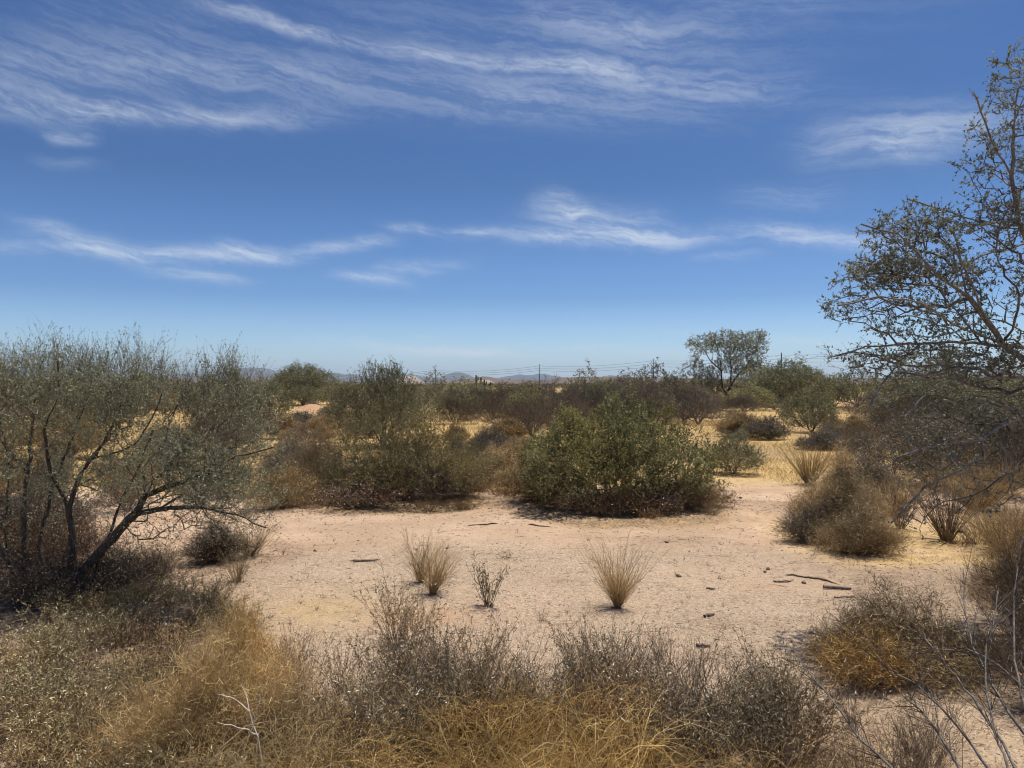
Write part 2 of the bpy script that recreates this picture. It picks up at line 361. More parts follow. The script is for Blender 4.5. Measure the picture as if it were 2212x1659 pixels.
# ------------------------------------------------------------------ masks on the ground
def masks(x, y):
    n = fbm(x / 1.3, y / 1.3, 4, 21); n2 = fbm(x / 5, y / 5, 3, 25)
    straw = sst(13.0, 15.0, y + 1.8 * n) 
    straw = straw * (1 - 0.8 * np.exp(-(((x - 5.0) / 1.2) ** 2 + ((y - 14) / 1.6) ** 2)))
    straw = np.maximum(straw, 0.75 * sst(3.0, 4.2, x + .8 * n) * sst(7.2, 8.2, y + n) * (1 - sst(10, 12, y)))
    straw = np.maximum(straw, 0.9 * (1 - sst(3.6, 4.7, y + .9 * n)) * (1 - .8 * sst(1.6, 2.6, x)))
    straw = np.maximum(straw, .45 * np.exp(-(((x + 1.7) / .5) ** 2 + ((y - 6.6) / .5) ** 2)))
    # edge of vegetation under the two middle bushes
    dB = np.hypot((x + 2.2) / 2.0, (y - 12.6) / 1.3); dA = np.hypot((x - 1.7) / 1.9, (y - 11.6) / 1.25)
    under = np.maximum(1 - sst(.75, 1.05, dB + .2 * n), 1 - sst(.75, 1.05, dA + .2 * n))
    straw = np.maximum(straw, .55 * under)
    litter = .75 * under
    litter = np.maximum(litter, (1 - sst(-3.3, -2.2, x + .7 * n)) * (1 - sst(8.2, 9.5, y + .5 * n)))
    litter = np.maximum(litter, .8 * (1 - sst(4.2, 5.2, y + .8 * n)) * (1 - sst(1.8, 3.0, x)))
    litter = np.maximum(litter, .75 * sst(2.6, 3.6, x + .5 * n) * sst(0.2, .6, n2 + .4))
    for (px, py, rx, ry, a) in ((1550, 1350, .35, .3, .55), (1580, 1410, .3, .2, .5), (1230, 1255, .35, .15, .4), (1690, 1095, .6, .5, .5), (1480, 1165, .6, .25, .5), (1000, 1200, .8, .15, .3), (1700, 1345, .4, .2, .4)):  # fixed darker brown and ash-grey spots added to this mask
        c = W(px, py); litter = np.maximum(litter, a * np.exp(-((x - c[0]) / rx) ** 2 - ((y - c[1]) / ry) ** 2))
    gravel = sst(-.45, .1, n2 + .35 * n) * (1 - .6 * sst(8.5, 10, y)) * (1 - straw)
    gravel = np.maximum(gravel, .9 * (1 - sst(7.2, 8.8, y + .8 * n)) * sst(-3, -2, x))
    red = np.zeros_like(x)
    for (px, py, rx, ry, a) in ((930, 1330, .5, .35, .75), (700, 1180, 1.0, .4, .35), (1730, 1262, .8, .25, .4), (1200, 1160, 1.6, .4, .25), (300, 1440, .8, .3, .7)):
        c = W(px, py); red = np.maximum(red, a * np.exp(-((x - c[0]) / rx) ** 2 - ((y - c[1]) / ry) ** 2))
    m = W(672, 893); dm = np.exp(-((x - m[0]) / 3.4) ** 2 - ((y - m[1]) / 3.5) ** 2)
    red = np.maximum(red, .9 * dm); straw = straw * (1 - dm)
    c = W(650, 905); dm = np.exp(-((x - c[0]) / 5) ** 2 - ((y - c[1]) / 1.5) ** 2); red = np.maximum(red, .5 * dm); straw = straw * (1 - .8 * dm)
    return straw, gravel * (1 - .9 * red), red, litter

def axis(segs):
    out = []
    for a, b, s in segs: out.append(np.arange(a, b, s))
    return np.concatenate(out)
ypos = list(axis([(-2, 3, .25), (3, 9, .052), (9, 13, .07), (13, 22, .16), (22, 40, .4)])); s = .4
while ypos[-1] < 14000: ypos.append(ypos[-1] + s); s *= 1.09
ypos = np.array(sorted([-12000, -4000, -1200, -400, -120, -40, -15, -6] + ypos))
xp = list(axis([(0, 5, .07), (5, 12, .2)])); s = .25
while xp[-1] < 13000: xp.append(xp[-1] + s); s *= 1.14
xpos = np.array([-v for v in xp[:0:-1]] + xp)
X, Y = np.meshgrid(xpos, ypos); Z = gz(X, Y)
gg = Geo(); ny, nx = X.shape; idx = np.arange(nx * ny).reshape(ny, nx)
F = np.stack([idx[:-1, :-1], idx[:-1, 1:], idx[1:, 1:], idx[1:, :-1]], -1).reshape(-1, 4)
gg.add(np.stack([X, Y, Z], -1), F, 0.5)
ground = gg.obj('ground', MATS['ground'], smooth=True); ground['kind'] = 'structure'
for nm, a in zip(('straw', 'gravel', 'red', 'litter'), masks(X.ravel(), Y.ravel())):
    at = ground.data.attributes.new(nm, 'FLOAT', 'POINT'); at.data.foreach_set('value', a.astype(np.float32))

def ledge(name, c, hh, seed):
    n = 360; x = np.linspace(c[0][0], c[-1][0], n); y = seg_y(c, x) + .07 * vnoise(x * 3.1, x * 0, seed) + .03 * vnoise(x * 8, x * 0, seed + 1) + .012 * vnoise(x * 30, x * 0, seed + 2)
    win = sst(0, .25, x - x[0]) * (1 - sst(-.25, 0, x - x[-1])) * sst(-.35, .1, vnoise(x * 2.6, x * 0 + 4, seed + 3)) * (.6 + .4 * vnoise(x * 14, x * 0, seed + 4))
    rows = []
    for t, zz in ((.03, -.02), (.012, .012), (-.012, .030), (-.006, .040), (.05, .043), (.16, .030), (.32, .012), (.5, -.02)):
        rows.append(np.stack([x, y + t, gz(x, y + t) + (zz * hh / .04 if zz > 0 else zz) * np.where(zz > 0, win, 1) - .006 * (1 - win)], -1))
    V = np.stack(rows, 0); k = len(rows); idx = np.arange(n * k).reshape(k, n); q = Geo()
    q.add(V, np.stack([idx[:-1, :-1], idx[:-1, 1:], idx[1:, 1:], idx[1:, :-1]], -1).reshape(-1, 4), .5)
    o = q.obj(name, MATS['ground'], smooth=False); o['kind'] = 'structure'; VV = V.reshape(-1, 3)
    for nm, a_ in zip(('straw', 'gravel', 'red', 'litter'), masks(VV[:, 0], VV[:, 1])): o.data.attributes.new(nm, 'FLOAT', 'POINT').data.foreach_set('value', a_.astype(np.float32))
ledge('sand_ledge', crack1, .045, 12); ledge('sand_ledge', crack2, .026, 18)

# ------------------------------------------------------------------ hills and mountains
def ridge(name, pts, D, depth, m, rough, base=-3, seed=30):
    """pts: skyline in source pixels (x, y) of a 3000 px wide view"""
    px = np.array([p[0] for p in pts]) / 3000 * 2212; py = np.array([p[1] for p in pts]) / 3000 * 2212
    xs = (px - CX) / FX * D; zs = H + (CY - py) / FX * D
    n = 260; x = np.linspace(xs[0], xs[-1], n); z = np.interp(x, xs, zs) + rough * .25 * fbm(x / (D * .004), x * 0, 3, seed)
    m_ = 22; v = np.linspace(-1, 1, m_)
    Xg, Vg = np.meshgrid(x, v); prof = (1 - np.abs(Vg)) ** 1.0
    nz = fbm(Xg / (D * .008), Vg * 3, 4, seed + 3)
    edge = sst(0, .04, (Xg - x[0]) / (x[-1] - x[0])) * (1 - sst(.96, 1, (Xg - x[0]) / (x[-1] - x[0])))
    Zg = base + (np.interp(Xg, x, z) - base) * prof * edge * (1 + .22 * nz * (1 - prof) * 2)
    Yg = D + Vg * depth + depth * .12 * fbm(Xg / (D * .01), Vg * 2, 3, seed + 7) * (1 - prof)
    q = Geo(); idx = np.arange(n * m_).reshape(m_, n)
    q.add(np.stack([Xg, Yg, Zg], -1), np.stack([idx[:-1, :-1], idx[:-1, 1:], idx[1:, 1:], idx[1:, :-1]], -1).reshape(-1, 4), .5)
    o = q.obj(name, m, smooth=True); o['kind'] = 'structure'; return o
ridge('mountain_range', [(-900, 1112), (-400, 1100), (0, 1098), (300, 1104), (480, 1100), (560, 1092), (620, 1096), (680, 1088), (705, 1079), (725, 1076), (750, 1073.5), (766, 1077), (784, 1077.5), (789, 1086), (808, 1090), (870, 1104), (920, 1100), (960, 1092), (981, 1089), (998, 1095), (1010, 1097), (1022, 1092), (1034, 1096), (1060, 1104), (1120, 1110), (1170, 1108), (1188, 1100), (1202, 1093), (1216, 1098), (1234, 1105), (1246, 1099), (1264, 1104), (1290, 1106), (1308, 1096), (1326, 1090), (1343, 1088), (1360, 1091), (1376, 1099), (1392, 1106), (1425, 1112), (1456, 1107), (1476, 1102), (1500, 1101), (1517, 1093), (1530, 1098), (1558, 1098), (1574, 1094), (1585, 1091), (1602, 1096), (1620, 1101), (1680, 1108), (1760, 1106), (1776, 1098), (1800, 1097), (1810, 1103), (1900, 1108), (2300, 1108), (2800, 1104), (3600, 1106), (4000, 1118)], 9000, 1500, MATS['mountain'], 22)
ridge('brown_hill', [(1180, 1123), (1280, 1119), (1340, 1113), (1376, 1108), (1400, 1104), (1422, 1101), (1440, 1104), (1462, 1109), (1500, 1111), (1545, 1111), (1582, 1115), (1602, 1113), (1640, 1105), (1700, 1103), (1800, 1103), (1900, 1104), (2050, 1108), (2300, 1110), (2700, 1107), (3300, 1114), (3700, 1123)], 1900, 380, MATS['hill'], 2.5, seed=40)
ridge('low_hill', [(-500, 1123), (-200, 1115), (200, 1112), (420, 1109), (560, 1108), (700, 1108), (800, 1112), (900, 1116), (1000, 1117), (1120, 1121), (1200, 1124)], 1300, 300, MATS['hill'], 1.5, seed=47)

# ------------------------------------------------------------------ things
def thing(name, label, cat, loc=(0, 0, 0), rz=0.0, group=None):
    o = bpy.data.objects.new(name, None); COL.objects.link(o); o.location = loc; o.rotation_euler = (0, 0, rz); o.empty_display_size = .1
    o['label'] = label; o['category'] = cat
    if group: o['group'] = group
    return o
def tag(o, label, cat, group=None, kind=None):
    o['label'] = label
    if cat: o['category'] = cat
    if group: o['group'] = group
    if kind: o['kind'] = kind
    return o
KIDS = {}
def kid(root, o): KIDS.setdefault(root.name, []).append(o); return o
def dup(root, loc, rz, sc, label, group=None, cat=None):
    r = root.copy(); COL.objects.link(r); r.location = loc; r.rotation_euler = (0, 0, rz); r.scale = sc if hasattr(sc, '__len__') else (sc,) * 3
    r['label'] = label
    if group: r['group'] = group
    elif 'group' in r: del r['group']
    for c in KIDS.get(root.name, []):
        k = c.copy(); COL.objects.link(k); k.parent = r
    return r

PLANTS = []
def grow(limbs, targets, w=0.3, step=0.12, jit=0.25, r_tip=0.002, expo=2.4, rmin_base=None, arch=0.0, limb_r=None):
    """skeleton: main limbs (polylines), then every target joined to the cheapest node by a bent path"""
    pos = []; par = []; plen = []; main = []
    def addpath(start, pts, mi):
        cur = start
        for p in pts:
            par.append(cur); 
            plen.append((plen[cur] + np.linalg.norm(p - pos[cur])) if cur >= 0 else 0.0); pos.append(p); main.append(mi); cur = len(pos) - 1
        return cur
    for li, L in enumerate(limbs):
        L = np.asarray(L, float); pts = [L[0]]
        for a, b in zip(L[:-1], L[1:]):
            k = max(1, int(np.linalg.norm(b - a) / step))
            for q in range(1, k + 1): pts.append(a + (b - a) * q / k + (rng.normal(size=3) * jit * step * .3 if q < k else 0))
        if li == 0 or len(pos) == 0: addpath(-1, pts, li)
        else:
            A = np.array(pos); d = np.linalg.norm(A - pts[0], axis=1); j = int(d.argmin())
            if d[j] < 0.22: addpath(j, pts[1:], li)
            else: addpath(-1, pts, li)
    nlimb = len(pos)
    cap = nlimb + len(targets) * 16; PA = np.zeros((cap, 3)); PL = np.zeros(cap); PA[:nlimb] = pos; PL[:nlimb] = plen
    base = PA[0]; order = np.argsort(np.linalg.norm(targets - base, axis=1)); tips = []
    n = nlimb
    for ti in order:
        t = targets[ti]; d = np.linalg.norm(PA[:n] - t, axis=1); j = int((d + w * PL[:n]).argmin()); D = d[j]
        if D < step * .5: continue
        k = min(15, max(1, int(round(D / step)))); p0 = PA[j]
        dirp = unit(p0 - (pos[par[j]] if par[j] >= 0 else p0 - np.array([0, 0, .1])))
        ctrl = p0 + dirp * D * .35 + np.array([0, 0, arch * D]); pts = []
        for q in range(1, k + 1):
            s_ = q / k; p = (1 - s_) ** 2 * p0 + 2 * s_ * (1 - s_) * ctrl + s_ * s_ * t
            if q < k: p = p + rng.normal(size=3) * step * jit
            pts.append(p)
        cur = j
        for p in pts:
            par.append(cur); pos.append(p); main.append(-1); PL[n] = PL[cur] + np.linalg.norm(p - PA[cur]); PA[n] = p; cur = n; n += 1
        tips.append(cur)
    pos = PA[:n].copy(); par = np.array(par); main = np.array(main)
    acc = np.zeros(n)
    nch = np.bincount(par[par >= 0], minlength=n); acc[nch == 0] = r_tip ** expo
    for i in range(n - 1, -1, -1):
        if par[i] >= 0: acc[par[i]] += acc[i]
    rad = np.maximum(acc, r_tip ** expo) ** (1 / expo)
    return pos, par, rad, main, np.array(tips, int), nch
def tubes(geo, pos, par, rad, sel, sides=5, tint=None, fine=0):
    ids = np.nonzero(sel & (par >= 0))[0]
    if fine:
        th = ids[rad[ids] < fine]; ids = ids[rad[ids] >= fine]
        if len(th): spikes(geo, pos[par[th]], pos[th] + (pos[th] - pos[par[th]]) * .35, rad[th])
    if len(ids) == 0: return
    A = pos[par[ids]]; B = pos[ids]; D = B - A
    # end frame: mean direction with heaviest child
    gpar = par[par[ids]]; Dp = np.where((gpar >= 0)[:, None], A - pos[np.maximum(gpar, 0)], D)
    ra = np.minimum(rad[par[ids]], rad[ids] * 1.35); rb = rad[ids]
    nd = np.zeros_like(pos); heavy = np.full(len(pos), -1)
    o = np.argsort(rad[ids]); heavy[par[ids][o]] = ids[o]
    hd = heavy[ids]; Dn = np.where((hd >= 0)[:, None], pos[np.maximum(hd, 0)] - B, D)
    isheavy = heavy[par[ids]] == ids
    d0 = np.where(isheavy[:, None], unit(D) + unit(Dp), unit(D)); d1 = unit(D) + unit(Dn)
    ang = np.arange(sides) / sides * 2 * np.pi
    def ring(P, d, r):
        a, b = frame(d); return P[:, None] + (a[:, None] * np.cos(ang)[None, :, None] + b[:, None] * np.sin(ang)[None, :, None]) * r[:, None, None]
    V = np.concatenate([ring(A, d0, ra), ring(B, d1, rb)], 1)
    i = np.arange(len(ids))[:, None] * 2 * sides
    F = np.concatenate([i + np.array([[j, (j + 1) % sides, sides + (j + 1) % sides, sides + j]]) for j in range(sides)], 0)
    t = rng.random(len(ids)) if tint is None else np.full(len(ids), tint)
    geo.add(V, F, np.tile(t, sides))
def ell_targets(ells, inner=0.0):
    out = []
    for (c, r, n) in ells:
        v = rdir(n) * (inner ** 3 + (1 - inner ** 3) * rng.random((n, 1))) ** (1 / 3.0); out.append(np.array(c) + v * np.array(r))
    return np.concatenate(out)
def dress(twg, lfg, pos, par, rad, sel, ktw, Ltw, nleaf, Ll, Wl, rt=.0012, up=.25, spread=.8, leaf_spread=1.0, second=0):
    """short twigs with leaves on the chosen nodes"""
    ids = np.nonzero(sel)[0]; ids = np.repeat(ids, ktw); n = len(ids)
    if n == 0: return
    A = pos[ids]; D = unit(A - pos[np.maximum(par[ids], 0)] + 1e-6)
    d = unit(D * (1 - spread * .5) + rdir(n) * spread + np.array([0, 0, up])); L = Ltw * rng.uniform(.5, 1.3, n)[:, None]
    B = A + d * L; spikes(twg, A, B, rt)
    if second:
        i2 = np.repeat(np.arange(n), second); f = rng.uniform(.3, .95, (len(i2), 1)); A2 = A[i2] + (B - A)[i2] * f
        d2 = unit(d[i2] * .6 + rdir(len(i2)) * .8 + np.array([0, 0, up])); B2 = A2 + d2 * L[i2] * rng.uniform(.3, .7, (len(i2), 1)); spikes(twg, A2, B2, rt * .8)
        A = np.concatenate([A, A2]); B = np.concatenate([B, B2]); d = np.concatenate([d, d2]); n = len(A)
    if nleaf:
        i3 = np.repeat(np.arange(n), nleaf); f = rng.uniform(.15, 1.05, (len(i3), 1)); P = A[i3] + (B - A)[i3] * f
        la = unit(d[i3] * .5 + rdir(len(i3)) * leaf_spread); sc = rng.uniform(.6, 1.3, len(i3)); leaves(lfg, P, la, Ll * sc, Wl * sc)

def finish(root, stems, fol, sname, smat, fname, fmat):
    if stems is not None and stems.n: kid(root, stems.obj(sname, MATS[smat], root))
    if fol is not None and fol.n: kid(root, fol.obj(fname, MATS[fmat], root))

# ---- the large mesquite on the left -------------------------------------------------
def limbset(base_loc, lists): return [[W3(a, b, c) - base_loc for (a, b, c) in L] for L in lists]
def left_tree():
    bl = np.array([*W(150, 1296), 0.]); bl[2] = float(gz(bl[0], bl[1])) - .03
    root = thing('mesquite_tree', 'big leaning mesquite with dark forked trunks and airy grey-green crown at left', 'tree', tuple(bl))
    L = limbset(bl, [
        [(150, 1298, 6.87), (150, 1270, 6.85), (158, 1190, 6.8), (148, 1100, 6.8), (168, 1040, 6.85), (195, 992, 6.9), (228, 952, 7.0), (261, 874, 7.1), (258, 814, 7.1), (300, 778, 7.2)],
        [(195, 992, 6.9), (230, 985, 6.8), (290, 960, 6.7), (330, 900, 6.6), (350, 850, 6.6)],
        [(148, 1100, 6.8), (110, 1020, 6.7), (95, 930, 6.6), (130, 850, 6.5), (125, 780, 6.5)],
        [(56, 1292, 7.0), (52, 1246, 7.0), (50, 1110, 7.0), (60, 1024, 7.1), (69, 934, 7.2), (78, 840, 7.3), (95, 775, 7.3)],
        [(70, 1290, 6.8), (40, 1262, 6.75), (0, 1182, 6.6), (-60, 1090, 6.5), (-120, 980, 6.4), (-150, 850, 6.3)],
        [(60, 1024, 7.1), (10, 960, 7.3), (-40, 880, 7.5), (-60, 800, 7.6)],
        [(150, 1270, 6.85), (165, 1250, 6.8), (213, 1196, 6.7), (289, 1114, 6.6), (315, 1069, 6.55), (361, 1051, 6.5), (451, 1024, 6.4), (510, 985, 6.35), (556, 976, 6.3), (590, 966, 6.3)],
        [(315, 1069, 6.55), (309, 1010, 6.7), (354, 959, 6.85), (379, 884, 7.0), (410, 820, 7.1)],
        [(361, 1051, 6.5), (367, 1003, 6.6), (421, 949, 6.8), (496, 904, 7.0), (520, 840, 7.1), (500, 795, 7.1)],
        [(289, 1114, 6.6), (340, 1100, 6.5), (421, 1094, 6.3), (511, 1112, 6.2), (575, 1140, 6.2)],
        [(168, 1040, 6.85), (210, 1060, 7.3), (240, 1000, 7.7), (250, 930, 8.0)],
        [(100, 1290, 6.9), (85, 1180, 7.0), (110, 1060, 7.1), (150, 960, 7.2), (190, 860, 7.3), (200, 795, 7.3)], [(180, 1290, 6.8), (230, 1180, 6.9), (255, 1100, 7.0), (300, 1010, 7.2), (330, 930, 7.3)],
        [(30, 1290, 6.8), (10, 1150, 7.0), (22, 1020, 7.1), (0, 900, 7.2)]])
    c = lambda x, y, d: W3(x, y, d) - bl
    k = 7.0 / FX
    T = ell_targets([(c(60, 850, 7.0), (150 * k, .9, 95 * k), 330), (c(-130, 880, 6.9), (130 * k, .9, 110 * k), 160), (c(280, 860, 7.0), (105 * k, .8, 85 * k), 230),
                     (c(475, 862, 7.0), (70 * k, .6, 75 * k), 130), (c(500, 950, 6.7), (95 * k, .7, 100 * k), 300), (c(400, 990, 6.7), (130 * k, .7, 80 * k), 200),
                     (c(180, 990, 7.0), (190 * k, .8, 100 * k), 260), (c(500, 1095, 6.3), (90 * k, .4, 70 * k), 200), (c(440, 1010, 6.6), (120 * k, .7, 90 * k), 160), (c(70, 1100, 7.0), (90 * k, .6, 80 * k), 90), (c(330, 1130, 6.5), (110 * k, .4, 45 * k), 60)])
    T[:, 2] = np.maximum(T[:, 2], .12)
    # cut the crown top to an uneven skyline
    pxx = CX + (T[:, 0] + bl[0]) / (T[:, 1] + bl[1]) * FX; pyy = CY - (T[:, 2] + bl[2] - H) / (T[:, 1] + bl[1]) * FX
    sky_l = np.interp(pxx, [-300, 0, 60, 110, 170, 230, 290, 340, 375, 400, 425, 470, 520, 560, 600, 640], [800, 795, 770, 755, 785, 775, 768, 790, 815, 840, 800, 790, 800, 860, 950, 1100])
    T = T[pyy > sky_l + 6]; T = np.concatenate([T, T + rng.normal(0, .09, T.shape)]); T[:, 2] = np.maximum(T[:, 2], .1)
    pos, par, rad, main, tips, nch = grow(L, T, w=.24, step=.07, jit=.30, r_tip=.0017, expo=2.25, arch=.12)
    rad = np.where(main >= 0, np.clip(rad * 1.3, .006, .07), np.minimum(rad, .03))
    for li in np.unique(main[main >= 0]):
        pass
    groups = [(0, 1, 2, 10), (3, 5), (4,), (6, 7, 8, 9), (11,), (12,), (13,)]
    for gi in groups:
        q = Geo(); tubes(q, pos, par, rad, np.isin(main, gi), 7); kid(root, q.obj('trunk', MATS['mesquite_bark'], root, True))
    tw = Geo(); lf = Geo(); tubes(tw, pos, par, rad, main < 0, 3, None, .003)
    fine = (rad < .010) & (pos[:, 2] > .25)
    low = fine & (pos[:, 2] < 1.0); 
    leafy = vnoise(pos[:, 0] * 2.2 + 5, pos[:, 1] * 2.2 + pos[:, 2] * 3.1, 33) > -.55
    dress(tw, lf, pos, par, rad, fine & leafy & ~low, 2, .10, 7, .018, .0085, .0009, up=.35, second=1)
    dress(tw, lf, pos, par, rad, fine & leafy & low, 2, .11, 3, .018, .0075, .0012, up=.1, second=1)
    dress(tw, lf, pos, par, rad, fine & ~leafy, 2, .13, 1, .02, .007, .0012, up=.3, second=1)
    tp = np.zeros(len(pos), bool); tp[tips] = True
    dress(tw, lf, pos, par, rad, tp & (pos[:, 2] > 1.75), 3, .24, 5, .017, .0065, .0014, up=1.0, spread=.5, second=1)
    finish(root, tw, lf, 'branches', 'mesquite_twig', 'crown', 'mesquite_leaf')
left_tree()

def right_tree():
    bl = np.array([5.25, 6.3, 0.]); bl[2] = float(gz(bl[0], bl[1])) - .03
    root = thing('ironwood_tree', 'tall grey-barked tree with small dark leaves arching in from the right edge', 'tree', tuple(bl))
    d = 6.2
    L = limbset(bl, [
        [(2448, 1340, 6.3), (2440, 1200, 6.3), (2400, 1040, 6.3), (2360, 920, 6.25), (2290, 830, 6.2), (2212, 775, 6.15), (2164, 742, 6.1), (2137, 700, 6.0), (2095, 644, 5.95), (2031, 601, 5.9), (1985, 550, 5.85), (1940, 505, 5.8), (1860, 484, 5.8)],
        [(2360, 920, 6.25), (2290, 780, 6.3), (2212, 751, 6.3), (2120, 742, 6.2), (2058, 738, 6.1), (1939, 745, 6.0), (1870, 748, 5.95), (1800, 770, 5.9)],
        [(1999, 742, 6.05), (1959, 768, 6.0), (1932, 796, 5.9), (1903, 832, 5.8), (1880, 875, 5.7)],
        [(2400, 1040, 6.3), (2330, 800, 6.5), (2290, 600, 6.6), (2212, 527, 6.6), (2121, 552, 6.5), (2049, 591, 6.4), (1960, 600, 6.3), (1870, 585, 6.2)],
        [(2290, 600, 6.6), (2212, 495, 6.7), (2145, 487, 6.7), (2031, 452, 6.6), (1960, 430, 6.5)],
        [(2330, 800, 6.5), (2260, 620, 6.3), (2200, 480, 6.2), (2185, 380, 6.1), (2190, 280, 6.0), (2200, 190, 5.9)],
        [(2185, 380, 6.1), (2140, 300, 6.0), (2110, 212, 5.9)],
        [(2360, 920, 6.25), (2212, 814, 5.9), (2140, 815, 5.8), (2059, 826, 5.7), (1993, 858, 5.6), (1954, 901, 5.5)],
        [(2400, 1040, 6.3), (2300, 900, 6.0), (2212, 895, 5.7), (2164, 919, 5.6), (2119, 949, 5.5), (2059, 955, 5.45), (1990, 970, 5.4), (1939, 988, 5.4)],
        [(2119, 949, 5.5), (2124, 985, 5.45), (2059, 1024, 5.4), (1999, 1050, 5.4), (1954, 1099, 5.4), (1925, 1130, 5.4)],
        [(2137, 700, 6.0), (2110, 640, 5.8), (2075, 560, 5.7), (2060, 500, 5.7)],
        [(2164, 742, 6.1), (2060, 700, 5.7), (1990, 655, 5.6), (1900, 640, 5.5), (1810, 660, 5.5)],
        [(2448, 1340, 6.3), (2480, 1200, 6.4), (2560, 1000, 6.6), (2600, 700, 6.8), (2560, 400, 7.0)],
        [(2480, 1200, 6.4), (2500, 1000, 5.6), (2480, 800, 5.0), (2500, 600, 4.7)],
        [(2560, 1000, 6.6), (2700, 800, 7.4), (2750, 600, 7.8)]])
    c = lambda x, y, dd=d: W3(x, y, dd) - bl
    k = d / FX
    T = ell_targets([(c(2160, 330), (62 * k, .5, 130 * k), 90), (c(2195, 175), (34 * k, .3, 75 * k), 60), (c(2060, 480), (110 * k, .6, 50 * k), 110), (c(1950, 500), (85 * k, .5, 45 * k), 70),
                     (c(2000, 590), (140 * k, .6, 50 * k), 130), (c(1900, 590), (90 * k, .4, 38 * k), 110), (c(1860, 670), (85 * k, .4, 35 * k), 110), (c(1990, 690), (120 * k, .5, 50 * k), 120),
                     (c(1860, 770), (95 * k, .5, 30 * k), 90), (c(2000, 790), (130 * k, .6, 45 * k), 120), (c(2140, 790), (90 * k, .8, 70 * k), 110), (c(2160, 600), (70 * k, .7, 110 * k), 90),
                     (c(1930, 860, 5.8), (55 * k, .3, 45 * k), 35), (c(2080, 890, 5.8), (120 * k, .5, 60 * k), 110), (c(2010, 1000, 5.5), (90 * k, .3, 50 * k), 60), (c(2150, 1040, 5.6), (70 * k, .3, 60 * k), 50), (c(2000, 1100, 5.5), (70 * k, .2, 40 * k), 26),
                     (c(2330, 480, 6.3), (110 * k, .9, 260 * k), 260), (c(2560, 600, 6.6), (150 * k, 1.0, 260 * k), 160), (c(2210, 400), (50 * k, .5, 150 * k), 90), (c(2190, 700), (60 * k, .6, 110 * k), 70)])
    pos, par, rad, main, tips, nch = grow(L, T, w=.25, step=.10, jit=.17, r_tip=.0030, expo=2.5, arch=.05)
    rad = np.where(main >= 0, np.clip(rad * 1.1, .007, .07), np.minimum(rad, .03))
    for gi in [(0, 10, 11), (1, 2), (3, 4), (5, 6), (7,), (8, 9), (12, 13, 14)]:
        q = Geo(); tubes(q, pos, par, rad, np.isin(main, gi), 7); kid(root, q.obj('trunk' if gi[0] == 0 else 'limb', MATS['ironwood_bark'], root, True))
    tw = Geo(); lf = Geo(); tubes(tw, pos, par, rad, main < 0, 4, None, .0035)
    fine = (rad < .0075)
    dn = vnoise(pos[:, 0] * 2.0 + 5, pos[:, 1] * 2.0 + pos[:, 2] * 4.5, 37)
    hi_ = pos[:, 2] > 2.0
    dress(tw, lf, pos, par, rad, fine & (dn > -.05) & ~hi_, 1, .10, 8, .023, .014, .0016, up=.15, spread=.9)
    dress(tw, lf, pos, par, rad, fine & (dn > -.32) & hi_, 3, .10, 9, .023, .014, .0016, up=.15, spread=.9)
    dress(tw, lf, pos, par, rad, fine & (dn <= -.32), 1, .12, 2, .020, .012, .0016, up=.15, spread=.9)
    dress(tw, lf, pos, par, rad, fine & (dn > .3) & hi_, 2, .09, 9, .023, .014, .0016, up=.15, spread=.9)
    finish(root, tw, lf, 'branches', 'ironwood_twig', 'crown', 'ironwood_leaf')
right_tree()

